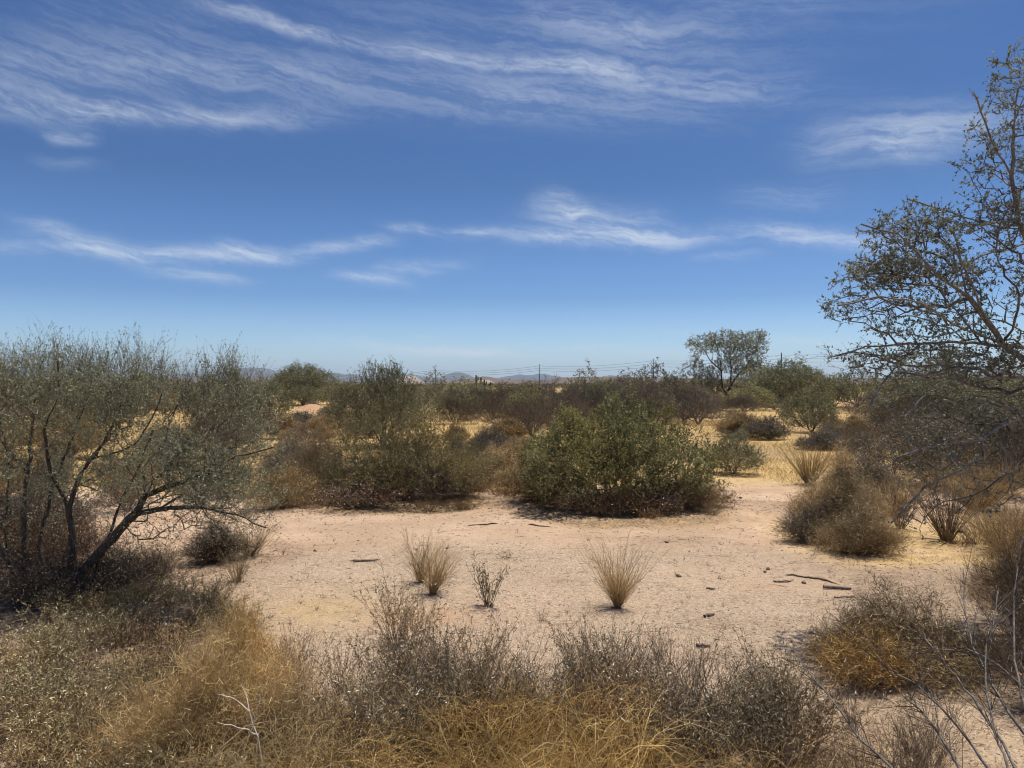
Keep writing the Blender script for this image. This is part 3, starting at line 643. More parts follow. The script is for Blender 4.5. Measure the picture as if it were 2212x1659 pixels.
# ---- shrubs ---------------------------------------------------------------------------
def shrub(name, label, cat, px=None, base=None, loc=None, w=1.5, h=1.5, n=350, smat='dead_twig', fmat='olive_leaf', group=None,
          wcost=.55, step=None, leaf=.03, lw=.014, ktw=2, nleaf=6, Ltw=.12, rt=.0016, rtip=.002, skirt=.1, top=1.0, lean=0.0, leaf_thr=-2, second=0, dep=None, low_bare=0.0, stemr=.045, inner=.35, up=.3, flat=.5, lumpy=.3):
    if loc is None: loc = (*W(px, base), 0)
    loc = (loc[0], loc[1], float(gz(loc[0], loc[1])) - .02)
    root = thing(name, label, cat, loc, 0, group); PLANTS.append((loc[0], loc[1], w * .55, 260))
    step = step or h * .075; dep = dep or w * .85
    nl = 7; L = []
    for i in range(nl):
        a = i / nl * 2 * np.pi + rng.uniform(-.3, .3); rr = rng.uniform(.25, .5)
        L.append([np.array([.03 * math.cos(a), .03 * math.sin(a), 0]), np.array([w * .10 * rr * 2 * math.cos(a), dep * .10 * rr * 2 * math.sin(a), h * .18]), np.array([w * rr * math.cos(a) * .55, dep * rr * math.sin(a) * .55, h * .42])])
    sd_ = int(abs(loc[0] * 10)) % 50
    az_ = rng.random(n) * 2 * np.pi; r_ = rng.random(n) ** .5; rr_ = r_ * (1 + .24 * vnoise(az_ * 1.3 + 7, az_ * 0 + 2, sd_))
    zt = h * (1 - flat * r_ ** 2.4) * (1 + lumpy * vnoise(r_ * np.cos(az_) * 2.6, r_ * np.sin(az_) * 2.6, sd_ + 3)); zl = h * (.05 + .16 * r_ * (1 - skirt * 2))
    zz_ = zl + (zt - zl) * rng.random(n) ** (1 - inner); taper = .55 + .45 * np.sin(np.pi * np.clip(zz_ / h, .04, .9) ** .7)
    T = np.stack([rr_ * np.cos(az_) * w / 2 * taper + lean, rr_ * np.sin(az_) * dep / 2 * taper, zz_], -1)
    pos, par, rad, main, tips, nch = grow(L, T, w=wcost, step=step, jit=.2, r_tip=rtip, expo=2.3, arch=.05)
    rad = np.minimum(rad, stemr)
    tw = Geo(); lf = Geo(); tubes(tw, pos, par, rad, np.ones(len(pos), bool), 3, None, rtip * 2.2)
    fine = (rad < rtip * 4.0) & (pos[:, 2] > h * .06)
    nz = vnoise(pos[:, 0] * 2.6 / max(1, h * .5) + 3, pos[:, 1] * 2.6 / max(1, h * .5) + pos[:, 2] * 3 / max(1, h * .5), 41)
    bare = (pos[:, 2] < h * low_bare) | (nz < leaf_thr)
    dress(tw, lf, pos, par, rad, fine & ~bare, ktw, Ltw, nleaf, leaf, lw, rt, up=up, second=second)
    dress(tw, lf, pos, par, rad, fine & bare, ktw, Ltw, 1 if nleaf else 0, leaf * .8, lw * .7, rt, up=up * .5, second=1)
    finish(root, tw, lf, 'stems', smat, 'foliage', fmat)
    return root

def fan(name, label, cat, px=None, base=None, loc=None, group=None, n=120, h=.6, spread=.45, c=1.25, droop=.1, br=.03, r=.0022, side=3, Ls=.16, smat='broom_stem', fmat='straw', tipmat=None, nleaf=0, leaf=.018, lw=.006, jit=.02, mass=None, kpts=5, lean=(0, 0), hvar=(.55, 1.05), tmin=.3, rot=.5):
    if loc is None: loc = (*W(px, base), 0)
    loc = (loc[0], loc[1], float(gz(loc[0], loc[1])) - .015)
    root = thing(name, label, cat, loc, 0, group); PLANTS.append((loc[0], loc[1], h * .45, 90))
    a = rng.random(n) * 2 * np.pi; u = np.sqrt(rng.random(n)) * spread; hh = h * rng.uniform(*hvar, n)
    t = np.linspace(0, 1, kpts)[None]
    rr = hh[:, None] * u[:, None] * t ** c * 1.25; z = hh[:, None] * (t - droop * u[:, None] * t ** 2.2 * 2)
    b = br * np.sqrt(rng.random(n)); a2 = a + rng.normal(0, rot, n)
    P = np.stack([b[:, None] * np.cos(a2)[:, None] + rr * np.cos(a)[:, None] + lean[0] * h * t ** 1.3, b[:, None] * np.sin(a2)[:, None] + rr * np.sin(a)[:, None] + lean[1] * h * t ** 1.3, z], -1)
    bend = rng.normal(0, jit * h * 2.2, (n, 1, 3)) * np.array([1, 1, .4]); P += bend * (t ** 1.8)[..., None]
    P[:, 1:] += np.cumsum(rng.normal(0, jit * h * .75, (n, kpts - 1, 3)), 1); P[..., 2] = np.maximum(P[..., 2], .004)
    st = Geo(); fo = Geo(); rad = r * (1.15 - .8 * t) * np.ones((n, 1)); ribbons(st, P, rad)
    if side:
        i = np.repeat(np.arange(n), side); tt = rng.uniform(tmin, .97, len(i)) * (kpts - 1); k0 = tt.astype(int); f = (tt - k0)[:, None]
        A = P[i, k0] * (1 - f) + P[i, np.minimum(k0 + 1, kpts - 1)] * f; D = unit(P[i, np.minimum(k0 + 1, kpts - 1)] - P[i, k0])
        d = unit(D + rdir(len(i)) * .75); L_ = Ls * rng.uniform(.3, 1.25, (len(i), 1)); B = A + d * L_
        spikes(fo if nleaf == 0 else st, A, B, r * .6)
        if nleaf:
            j = np.repeat(np.arange(len(i)), nleaf); q = rng.uniform(.1, 1.05, (len(j), 1)); Pl = A[j] + (B - A)[j] * q
            sc = rng.uniform(.5, 1.35, len(j)); leaves(fo, Pl, unit(d[j] * .6 + rdir(len(j))), leaf * sc, lw * sc)
    finish(root, st, fo, 'stems', smat, 'foliage' if nleaf else 'twigs', fmat)
    return root

def wispy(lab, px, base, w, h, n, fm, sm='brown_twig', **kw):
    a = dict(ktw=4, nleaf=2, Ltw=.15, leaf=.06, lw=.0035, rt=.0012, rtip=.0015, stemr=.009, wcost=.95, step=.07, skirt=.3, up=.35, flat=.5, lumpy=.65, second=1); a.update(kw)
    return shrub('dry_shrub', lab, 'shrub', px, base, w=w, h=h, n=n, smat=sm, fmat=fm, **a)
# the two middle bushes
shrub('creosote_bush', 'large rounded bright olive-green bush at the far edge of the sand, right of centre', 'bush', 1325, 1098, w=3.45, h=1.50, n=2300, flat=.36, lumpy=.42, smat='dead_twig', fmat='creosote_leaf', leaf=.030, lw=.013, ktw=3, nleaf=9, Ltw=.12, skirt=.5, low_bare=.18, stemr=.03, step=.09, dep=2.1, second=1, leaf_thr=-.75, up=.5)
shrub('mesquite_bush', 'wide tangled olive-brown bush at the far edge of the sand, left of centre', 'bush', 865, 1086, w=2.85, h=1.36, n=1800, flat=.34, lumpy=.45, smat='dead_twig', fmat='olive_leaf', leaf=.028, lw=.011, ktw=3, nleaf=5, Ltw=.13, skirt=.5, low_bare=.2, leaf_thr=-.2, stemr=.035, step=.09, dep=2.0, second=1, up=.4)
shrub('creosote_bush', 'low grey twiggy bush leaning left, beside the olive-brown bush', 'bush', 690, 1078, w=1.65, h=1.05, n=520, smat='broom_stem', fmat='grey_leaf', leaf=.022, lw=.008, ktw=3, nleaf=2, Ltw=.16, skirt=.1, stemr=.014, wcost=.9, up=.4, low_bare=.3, second=1)
shrub('desert_tree', 'olive-green tree with upright leafy tips standing behind the olive-brown bush', 'tree', 828, 965, w=3.1, h=2.35, n=1200, flat=.14, lumpy=.22, smat='dead_twig', fmat='palo_leaf', leaf=.065, lw=.024, ktw=3, nleaf=5, Ltw=.34, rt=.004, rtip=.005, skirt=.05, low_bare=.15, up=1.3, stemr=.06)
for (px, py, w_, h_, sm, fm, lab) in ((1160, 1085, 1.3, .6, 'brown_twig', 'amber_straw', 'tangle of dead grey twigs at the left flank of the bright green bush'), (1310, 1110, 1.5, .35, 'brown_twig', 'amber_straw', 'dark dead twigs under the middle of the bright green bush'),
        (1490, 1098, 1.4, .42, 'brown_twig', 'amber_straw', 'brown dead twigs at the right flank of the bright green bush'), (880, 1075, 2.0, .95, 'dead_dark_twig', 'litter', 'dark dead wood inside the olive-brown bush'), (1000, 1075, 1.0, .8, 'brown_twig', 'amber_straw', 'tan twiggy skirt at the right end of the olive-brown bush'),
        (610, 1100, 1.3, .55, 'broom_stem', 'amber_straw', 'low amber twigs at the left foot of the grey twiggy bush')):
    shrub('dry_undergrowth', lab, 'dead shrub', px, py, w=w_, h=h_, n=420, smat=sm, fmat=fm, leaf=.03, lw=.012, ktw=4, nleaf=1, Ltw=.17, stemr=.012, wcost=.9, step=.09, second=1, skirt=.4, flat=.35)
for (px, py, w_, h_, lab) in ((770, 1098, 1.5, .42, 'dry reddish undergrowth at the left foot of the olive-brown bush'), (930, 1080, 1.4, .5, 'dry brown undergrowth at the right foot of the olive-brown bush'),
                              (1190, 1075, 1.3, .62, 'dead grey-brown twigs at the left foot of the bright green bush'), (1400, 1108, 1.8, .42, 'dry reddish brown undergrowth at the right foot of the bright green bush')):
    shrub('dry_undergrowth', lab, 'dead shrub', px, py, w=w_, h=h_, n=260, smat='red_twig' if 'reddish' in lab else 'dead_twig', fmat='litter', leaf=.03, lw=.012, ktw=4, nleaf=3, Ltw=.16, stemr=.01, wcost=.9, step=.08)

# shrubs with a place of their own in the middle distance
def spot(kind, lab, px, base, w_px, top, **kw):
    d = H * FX / (base - CY); return kind, lab, px, base, w_px / FX * d, H + (CY - top) / FX * d
mid = [
 ('olive',  'grey-green bush just right of the bright green bush', 1583, 1022, 130, 935, 'creosote_bush'),
 ('olive',  'rounded dusty green bush alone on the golden grass at right', 1752, 936, 130, 838, 'creosote_bush'),
 ('grey',   'low grey shrub on golden grass below the rounded dusty green bush', 1780, 972, 110, 938, 'bursage'),
 ('grey',   'small grey twiggy shrub on golden grass left of the rounded dusty bush', 1660, 950, 90, 905, 'bursage'),
 ('amber',  'amber dry shrub on golden grass right of the bright green bush', 1600, 945, 95, 895, 'dry_shrub'),
 ('grey',   'grey-brown shrub between the two middle bushes', 1065, 985, 120, 930, 'bursage'),
 ('amber',  'bright amber mound behind the bright green bush', 1100, 945, 90, 912, 'dry_shrub'),
 ('dead',   'dark leafless thicket behind the gap between the two middle bushes', 1080, 925, 190, 855, 'dead_bush'),
 ('dead',   'dark leafless bush left of the amber mound', 985, 918, 110, 865, 'dead_bush'),
 ('dead',   'tall dead grey thicket behind the bright green bush', 1200, 935, 200, 838, 'dead_bush'),
 ('dead',   'spiky dead grey thicket above the bright green bush', 1345, 925, 170, 830, 'dead_bush'),
 ('amber',  'amber dry shrub beside the left tree crown', 620, 950, 80, 905, 'dry_shrub'),
 ('grey',   'grey-brown shrub in front of the earth mound', 655, 925, 90, 895, 'bursage'),
 ('dead',   'dark dead shrub right of the earth mound', 760, 925, 120, 875, 'dead_bush'),
 ('olive',  'dense green bush half behind the left tree crown', 570, 930, 130, 815, 'creosote_bush'),
 ('deadr',  'dense dark brown thicket under the arching grey branches at right', 2060, 1010, 330, 835, 'dead_bush'),
 ('deadr',  'dark reddish-brown thicket beside the right edge', 2240, 1030, 260, 850, 'dead_bush'),
 ('dead',   'grey-brown twiggy bush at the left of the dark right thicket', 1900, 990, 150, 895, 'dead_bush'),
 ('amber',  'ochre dry shrub below the dark right thicket', 1850, 960, 90, 900, 'dry_shrub'),
 ('grey',   'grey-tan leafy shrub left of the low arching branch', 1870, 1075, 170, 990, 'bursage'),
]
for kind, lab, px, base, wp, top, nm in mid:
    d = H * FX / (base - CY); w_ = wp / FX * d; h_ = max(.3, H + (CY - top) / FX * d); q = max(1, d / 16.)
    area = min(1.0, wp * (base - top) / 15000.)
    n = int(220 + 400 * area)
    kw = dict(leaf=.034 * q, lw=.014 * q, Ltw=.13 * q, rt=.0018 * q, rtip=.0022 * q, stemr=.02 * q, skirt=.2)
    if kind == 'olive': shrub(nm, lab, 'bush', px, base, w=w_, h=h_, n=n, fmat='palo_leaf', ktw=3, nleaf=6, low_bare=.12, **kw)
    elif kind == 'grey': shrub(nm, lab, 'bush', px, base, w=w_, h=h_, n=n, fmat='grey_leaf', ktw=3, nleaf=3, wcost=.8, **kw)
    elif kind == 'amber': shrub(nm, lab, 'dead shrub', px, base, w=w_, h=h_, n=n, smat='broom_stem', fmat='amber_straw', ktw=4, nleaf=3, wcost=.9, up=.6, **kw)
    elif kind == 'dead': shrub(nm, lab, 'dead bush', px, base, w=w_, h=h_, n=n, smat='dead_twig', fmat='grey_leaf', ktw=4, nleaf=0, second=1, **kw)
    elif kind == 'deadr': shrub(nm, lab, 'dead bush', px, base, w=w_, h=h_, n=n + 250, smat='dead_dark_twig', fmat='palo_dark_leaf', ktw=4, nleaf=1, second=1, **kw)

# ---- background trees: prototypes, then copies
PRO = {}
def proto(key, **kw):
    PRO[key] = dict(kw)
def make_bg(key, label, px, base, top, wp, cat='bush', group=None, name=None, first={}):
    d = H * FX / (base - CY); h = (H + (CY - top) / FX * d) * 1.12; w_ = wp / FX * d * 1.2; x, y = W(px, base)
    return make_at(key, label, x, y, h, w_, cat, group, name)
cache = {}
def make_at(key, label, x, y, h, w_, cat='bush', group=None, name=None):
    name = name or dict(palo='palo_verde_tree', green='creosote_bush', dead='dead_bush', dark='mesquite_bush', grey='desert_bush', amber='dry_shrub')[key]
    q = max(1.0, y / 22.)
    v = random.randrange(2 if y < 70 else 3); kk = (key, v, 2 if y < 26 else 0 if y < 70 else 1)
    if kk not in cache:
        SC = 2.2 if y < 26 else 1.5 if y < 70 else 1.0
        qq = {2: 1.25, 0: 2.3, 1: 4.6}[kk[2]]
        P = dict(amber=dict(smat='broom_stem', fmat='amber_straw', w=3, h=2, n=330, ktw=4, nleaf=3, wcost=.9, up=.7), palo=dict(fmat='palo_leaf', w=4.2, h=4.0, n=520, ktw=3, nleaf=5, up=.8, low_bare=.15), green=dict(fmat='creosote_leaf', w=4, h=3, n=400, ktw=3, nleaf=5, skirt=.2, up=.4),
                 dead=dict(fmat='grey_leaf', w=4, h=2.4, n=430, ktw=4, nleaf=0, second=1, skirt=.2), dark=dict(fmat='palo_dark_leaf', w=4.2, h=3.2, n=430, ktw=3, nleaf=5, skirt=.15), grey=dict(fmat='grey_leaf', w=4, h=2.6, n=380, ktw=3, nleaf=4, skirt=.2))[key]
        if y > 70: P['n'] = int(P['n'] * .24)
        r = shrub(name, label, cat, loc=(x, y), group=group, leaf=.032 * qq * SC, lw=.013 * qq * SC, Ltw=.13 * qq ** .6 * SC, rt=.002 * qq * SC, rtip=.0028 * qq * SC, stemr=.035 * qq, **P)
        r.scale = (w_ / P['w'], w_ / P['w'], h / P['h']); cache[kk] = (r, P); return r
    src, P = cache[kk]
    r = dup(src, (x, y, float(gz(x, y)) - .03), random.uniform(0, 6.28), (w_ / P['w'], w_ / P['w'], h / P['h']), label, group)
    r.name = name; r['category'] = cat; return r
bgl = [
  ('palo', 'brownish green bush right of the feathery tree behind the mound', 735, 878, 822, 90, 'bush', None),
 ('palo', 'grey-green bush in front of the second utility pole from left', 938, 864, 808, 75, 'bush', None),
 ('green', 'yellow-green bush left of the saguaro cacti', 1010, 868, 822, 100, 'bush', None),
 ('dark', 'dark green bush at the foot of the yellow-green bush', 1000, 876, 845, 60, 'bush', None),
 ('dead', 'grey brush right of the saguaro cacti', 1100, 872, 828, 120, 'dead bush', None),
 ('dead', 'grey brush beneath the tallest visible utility pole', 1180, 872, 826, 110, 'dead bush', None),
 ('palo', 'pale-topped bush between the two middle utility poles', 1262, 874, 800, 90, 'bush', None),
 ('grey', 'brown brush at the left of the fan-shaped palo verde', 1340, 872, 815, 90, 'bush', None),
 ('dark', 'fan-shaped dusty bush at the foot of the fourth utility pole', 1412, 868, 790, 100, 'bush', None),
 ('palo', 'open leafy tree left of the tallest background tree', 1490, 866, 788, 90, 'tree', 'palo_verde_tree'),
 ('dark', 'low dark brush left of the tallest background tree trunk', 1470, 872, 830, 70, 'bush', None),
 ('palo', 'feathery green bush at the foot of the last utility pole', 1650, 868, 785, 110, 'bush', None),
 ('palo', 'wide dusty green bush right of the last utility pole', 1725, 878, 792, 150, 'bush', None),
 ('green', 'green bush in front of the reddish brush below the background tree', 1625, 890, 838, 95, 'bush', None),
 ('dark', 'small dark shrub between two green bushes right of the background tree', 1672, 888, 858, 50, 'bush', None),
 ('dark', 'tall dark green tree crown behind the arching right branches', 2010, 875, 762, 190, 'tree', 'palo_verde_tree'),
 ('palo', 'dusty green bush behind the tips of the arching right branches', 1850, 880, 800, 120, 'bush', None),
 ('dark', 'dark bush behind the right tree close to the frame edge', 2170, 885, 790, 170, 'bush', None),
 ('dead', 'reddish-brown brush strip at the left below the background tree', 1555, 890, 858, 90, 'dead bush', None),
 ('dead', 'reddish-brown brush right of the strip below the background tree', 1610, 893, 866, 80, 'dead bush', None),
 ('dark', 'green hedge-like bush behind the left tree, nearest the mesa', 500, 885, 812, 130, 'bush', None),
 ('grey', 'dull bush far behind the left tree crown', 330, 885, 815, 150, 'bush', None),
 ('dark', 'dark bush behind the trunks of the left tree', 130, 900, 815, 180, 'bush', None),
]
d_ = H * FX / (874 - CY)
shrub('palo_verde_tree', 'dense dark-based feathery tree behind the earth mound', 'tree', 655, 874, w=6.6, h=3.9, n=1100, smat='dead_twig', fmat='palo_leaf', leaf=.16, lw=.05, ktw=4, nleaf=4, Ltw=.6, rt=.008, rtip=.01, stemr=.12, flat=.3, lumpy=.2, skirt=.5, up=.2)
d_ = H * FX / (880 - CY)
shrub('palo_verde_tree', 'wide dusty green palo verde crown just right of the tallest background tree', 'tree', 1700, 880, w=7.5, h=3.7, n=1100, smat='dead_twig', fmat='palo_leaf', leaf=.15, lw=.05, ktw=4, nleaf=4, Ltw=.5, rt=.008, rtip=.01, stemr=.1, flat=.35, lumpy=.25, skirt=.5, up=.5)
for key, lab, px, base, top, wp, cat, nm in bgl: make_bg(key, lab, px, base, top, wp, cat, None, nm)

# the tallest background tree: open crown on a forked trunk
def bg_tree():
    x, y = W(1572, 866); d = y
    bl = np.array([x, y, float(gz(x, y)) - .1]); root = thing('ironwood_tree', 'tallest background tree, open grey-green crown on a dark forked trunk', 'tree', tuple(bl))
    L = limbset(bl, [[(1572, 868, d), (1570, 850, d), (1578, 835, d), (1592, 812, d), (1612, 790, d), (1630, 760, d), (1640, 735, d)],
                     [(1570, 850, d), (1560, 838, d), (1558, 800, d), (1535, 780, d), (1520, 755, d), (1495, 738, d)],
                     [(1578, 835, d), (1580, 800, d + 1), (1575, 760, d + 1.5), (1580, 730, d + 1)],
                     [(1558, 800, d), (1555, 770, d - 1), (1545, 735, d - 1.4)], [(1592, 812, d), (1620, 800, d + 1), (1640, 800, d + 1)]])
    k = d / FX; c = lambda a, b, dd=d: W3(a, b, dd) - bl
    T = ell_targets([(c(1520, 745), (40 * k, 2, 22 * k), 110), (c(1570, 740), (50 * k, 2.2, 26 * k), 320), (c(1625, 745), (32 * k, 2, 30 * k), 230), (c(1590, 785), (55 * k, 2.2, 25 * k), 300), (c(1630, 800), (30 * k, 1.6, 20 * k), 90), (c(1530, 815), (26 * k, 1.6, 26 * k), 110), (c(1600, 832), (40 * k, 1.6, 18 * k), 100), (c(1505, 780), (14 * k, 1, 18 * k), 26), (c(1640, 722), (14 * k, 1, 9 * k), 20)])
    pos, par, rad, main, tips, nch = grow(L, T, w=.25, step=.3, jit=.2, r_tip=.012, expo=2.3, arch=.05); rad = np.minimum(rad, .3)
    q = Geo(); tubes(q, pos, par, rad, main >= 0, 6); kid(root, q.obj('trunk', MATS['mesquite_bark'], root, True))
    tw = Geo(); lf = Geo(); tubes(tw, pos, par, rad, main < 0, 3)
    dress(tw, lf, pos, par, rad, rad < .035, 3, .5, 4, .17, .085, .008, up=.4)
    finish(root, tw, lf, 'branches', 'mesquite_twig', 'crown', 'mesquite_leaf')
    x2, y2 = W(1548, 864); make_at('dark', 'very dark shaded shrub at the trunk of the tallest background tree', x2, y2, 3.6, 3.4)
bg_tree()

# scrub filling the flat beyond
fill = []
for i in range(330):
    y = 30 * (14 ** (random.random() ** .8)); px = random.uniform(-250, 2450); x = (px - CX) / FX * y
    if y < 62 and (1500 < px < 1850 or 560 < px < 760): continue
    if y < 45 and 980 < px < 1130: continue
    key = random.choices(['dark', 'palo', 'grey', 'dead', 'green'], [4, 5, 3, 1.6, .8])[0]
    h = random.uniform(1.2, 2.4) if key in ('dead', 'grey') else random.uniform(1.8, 4.2)
    h = min(h, H + (random.uniform(-9, 4) if 560 < px < 1240 else random.uniform(-2, 12) if px < 560 else random.uniform(-2, 26)) / FX * y); w_ = h * random.uniform(1.3, 2.1)
    labs = dict(dark='dark dusty-green desert bush among the distant scrub', palo='light dusty-green desert bush among the distant scrub', grey='grey-brown desert bush among the distant scrub', dead='bare brown bush among the distant scrub', green='yellowish green bush among the distant scrub')
    reg = 'behind the left tree' if px < 560 else 'behind the olive-brown bush' if px < 980 else 'behind the bright green bush' if px < 1500 else 'right of the tallest tree' if px < 1850 else 'behind the right tree'
    reg = ', ' + ('near row ' if y < 90 else 'far row ') + reg; lb = labs[key].replace(' among the distant scrub', ''); make_at(key, lb + reg, x, y, h, w_, 'bush', lb.replace('bush', 'bushes') + reg, None)

def where2(px, x0, x1):
    u = (px - x0) / (x1 - x0); return ', ' + ('leftmost part' if u < .25 else 'left half' if u < .5 else 'right half' if u < .75 else 'rightmost part')
def brush(n, x0, x1, y0, y1, hr, kinds, lab, grp, cat='bush'):
    for _ in range(n):
        px = random.uniform(x0, x1); py = y0 + (y1 - y0) * random.random() ** 1.3; x, y = W(px, py); h = random.uniform(*hr)
        make_at(random.choice(kinds), lab + where2(px, x0, x1), x, y, h, h * random.uniform(1.2, 1.9), cat, grp + where2(px, x0, x1))
brush(18, 955, 1250, 866, 912, (1.3, 2.0), ['dead', 'dead', 'grey'], 'dark leafless bush in the thicket behind the gap between the middle bushes', 'dark thicket behind the middle gap', 'dead bush')
brush(22, 1140, 1520, 875, 945, (1.4, 2.1), ['dead', 'dead', 'dark', 'grey'], 'grey-brown bush in the thicket rising behind the bright green bush', 'thicket behind the bright green bush')
brush(18, 545, 820, 885, 960, (.45, .95), ['grey', 'amber', 'dead', 'grey'], 'low dry shrub on the flat between the left tree and the earth mound', 'low shrubs around the earth mound')
brush(10, 975, 1140, 958, 1010, (.4, .7), ['amber', 'grey', 'dead'], 'low brown shrub in the gap between the two middle bushes', 'low shrubs in the middle gap')
brush(16, 1500, 1900, 868, 898, (.8, 1.5), ['dead', 'dead', 'amber'], 'low reddish-brown brush below the tallest background tree', 'brush strip below the background tree', 'dead bush')
brush(6, 1545, 1700, 905, 962, (.35, .7), ['amber', 'grey'], 'small dry shrub on the golden grass right of the bright green bush', 'small shrubs on the right golden grass')
brush(12, 1790, 1930, 895, 1010, (.5, .95), ['amber', 'grey', 'dead'], 'dry shrub between the dusty green bush and the dark right thicket', 'dry shrubs before the dark right thicket')
brush(20, 1900, 2330, 905, 1085, (1.1, 1.9), ['dead', 'dark', 'dead', 'grey'], 'dark tangled bush in the thicket under the right tree', 'thicket under the right tree', 'dead bush')
brush(16, -120, 540, 1000, 1110, (.5, 1.0), ['grey', 'amber', 'dead'], 'low dusty shrub on the sand behind the left tree trunks', 'low shrubs behind the left tree trunks')
brush(4, -150, 160, 1150, 1215, (.6, .9), ['dead', 'grey'], 'dark twiggy bush crowding behind the left tree trunks', 'dark bushes behind the left tree trunks')
brush(8, 990, 1125, 1000, 1072, (.5, .85), ['amber', 'dead', 'amber'], 'brown shrub at the near end of the gap between the middle bushes', 'brown shrubs at the near end of the gap')
brush(8, 580, 720, 950, 1060, (.5, .9), ['grey', 'amber', 'grey'], 'straw-grey shrub between the left tree crown and the olive-brown bush', 'shrubs between the left tree and the olive-brown bush')
brush(24, -120, 560, 890, 1000, (.8, 1.6), ['palo', 'grey', 'amber', 'dead', 'dark'], 'dusty bush seen through the crown of the left tree', 'bushes behind the left tree')

# far scrub that reads as one mass
q = Geo(); n = 3600
yy = 330 * (4.2 ** rng.random(n)); pxs = rng.uniform(-400, 2600, n); xx = (pxs - CX) / FX * yy; zz = gz(xx, yy)
ww = rng.uniform(2.0, 4.5, n); hh = rng.uniform(1.2, 2.4, n); nl = 12
i = np.repeat(np.arange(n), nl); v = rdir(len(i)); v[:, 2] = np.abs(v[:, 2]); Pp = np.stack([xx[i] + v[:, 0] * ww[i] * .5, yy[i] + v[:, 1] * ww[i] * .5, zz[i] + v[:, 2] * hh[i] * .8], -1)
leaves(q, Pp, rdir(len(i), .5), rng.uniform(.7, 1.4, len(i)), rng.uniform(.5, .9, len(i)), np.clip(rng.random(n)[i] * .6 + rng.random(len(i)) * .4, 0, 1))
o = q.obj('distant_scrub', MATS['palo_dark_leaf']); tag(o, 'far belt of dusty scrub in front of the brown hills', None, kind='stuff')

# ---- saguaros, poles, wires, house ------------------------------------------------------
def rod(geo, pts, rads, sides=8):
    pts = np.asarray(pts, float); par = np.arange(len(pts)) - 1; tubes(geo, pts, par, np.asarray(rads, float), np.ones(len(pts), bool), sides)
    # cap
    a, b = frame((pts[-1] - pts[-2])[None]); ang = np.arange(sides) / sides * 2 * np.pi
    V = pts[-1] + (a * np.cos(ang)[:, None] + b * np.sin(ang)[:, None]) * rads[-1]; V = np.vstack([V, pts[-1] + unit(pts[-1] - pts[-2]) * rads[-1] * .8])
    geo.add(V, [[j, (j + 1) % sides, sides] for j in range(sides)])
def saguaro(sx, top, lab, arms, d=300):
    px = sx / 3000 * 2212; x = (px - CX) / FX * d; ht = H + (CY - top / 3000 * 2212) / FX * d
    root = thing('saguaro_cactus', lab, 'cactus', (x, d, float(gz(x, d)) - .1))
    q = Geo(); zs = np.linspace(0, ht, 10); rr = .30 + .08 * np.sin(np.linspace(.3, 2.9, 10)); rod(q, np.stack([zs * 0, zs * 0, zs], -1), rr, 12); kid(root, q.obj('trunk', MATS['cactus_skin'], root, True))
    for (sgn, z0, z1, off) in arms:
        q = Geo(); rod(q, [(0, 0, z0 * ht), (sgn * off * .6, 0, z0 * ht - .1), (sgn * off, 0, z0 * ht + .5), (sgn * off, .05, z1 * ht * .8), (sgn * off, .05, z1 * ht)], [.2, .22, .24, .24, .2], 10); kid(root, q.obj('arm', MATS['cactus_skin'], root, True))
saguaro(1395, 1099, 'tallest saguaro cactus on the skyline, straight column with one arm', [(1, .55, .93, .75)])
saguaro(1419, 1112, 'shorter forked saguaro cactus right of the tallest one', [(1, .5, .85, .8), (-1, .55, .8, .7)])
saguaro(1437, 1119, 'smallest saguaro at the right of the cactus cluster', [(-1, .6, .8, .6)])
saguaro(1409, 1105, 'plain armless saguaro beside the tallest cactus', [])
saguaro(2566, 1078, 'saguaro glimpsed behind the arching right branches', [(1, .5, .9, .8)])
poles = [(732, 805, 640), (941, 797, 500), (1165, 787, 378), (1411, 775, 296), (1688, 762, 243), (2010, 744, 205), (560, 812, 800)]
plab = ['utility pole left of the olive tree, second from the left', 'utility pole rising behind the grey-green bush left of the saguaros', 'dark utility pole standing clear on the skyline right of the saguaros', 'utility pole above the fan-shaped dusty bush', 'utility pole right of the tallest background tree', 'utility pole hidden behind the arching right branches', 'farthest utility pole, behind the left tree crown']
PT = []
for (px, top, d), lab in zip(poles, plab):
    x = (px - CX) / FX * d; zt = H + (CY - top) / FX * d; root = thing('utility_pole', lab, 'utility pole', (x, d, 0), 0, 'utility poles along the skyline')
    q = Geo(); rod(q, [(0, 0, -.3), (0, 0, zt * .5), (0, 0, zt)], [.24, .20, .15], 8); kid(root, q.obj('pole', MATS['pole_wood'], root, True))
    for k in range(3):
        q = Geo(); rod(q, [(0, 0, zt - .9 - 1.15 * k), (0, -.28, zt - .85 - 1.15 * k), (0, -.42, zt - .80 - 1.15 * k)], [.05, .05, .07], 6); kid(root, q.obj('insulator', MATS['pole_wood'], root))
    PT.append((x, d, zt))
order = [6, 0, 1, 2, 3, 4, 5]; PT = [PT[i] for i in order]
m_, t_, g_ = mat('wire_metal'); p_ = N(t_, 'ShaderNodeBsdfPrincipled'); p_.inputs[0].default_value = (.10, .10, .11, 1); p_.inputs['Roughness'].default_value = .6; o_ = N(t_, 'ShaderNodeOutputMaterial'); t_.links.new(p_.outputs[0], o_.inputs[0]); MATS['wire'] = m_
wn = ['top', 'middle', 'bottom']; sn = ['behind the left tree crown', 'from the olive tree to the grey-green bush', 'above the saguaros', 'over the tall dead thicket', 'past the tallest background tree', 'towards the arching right branches']
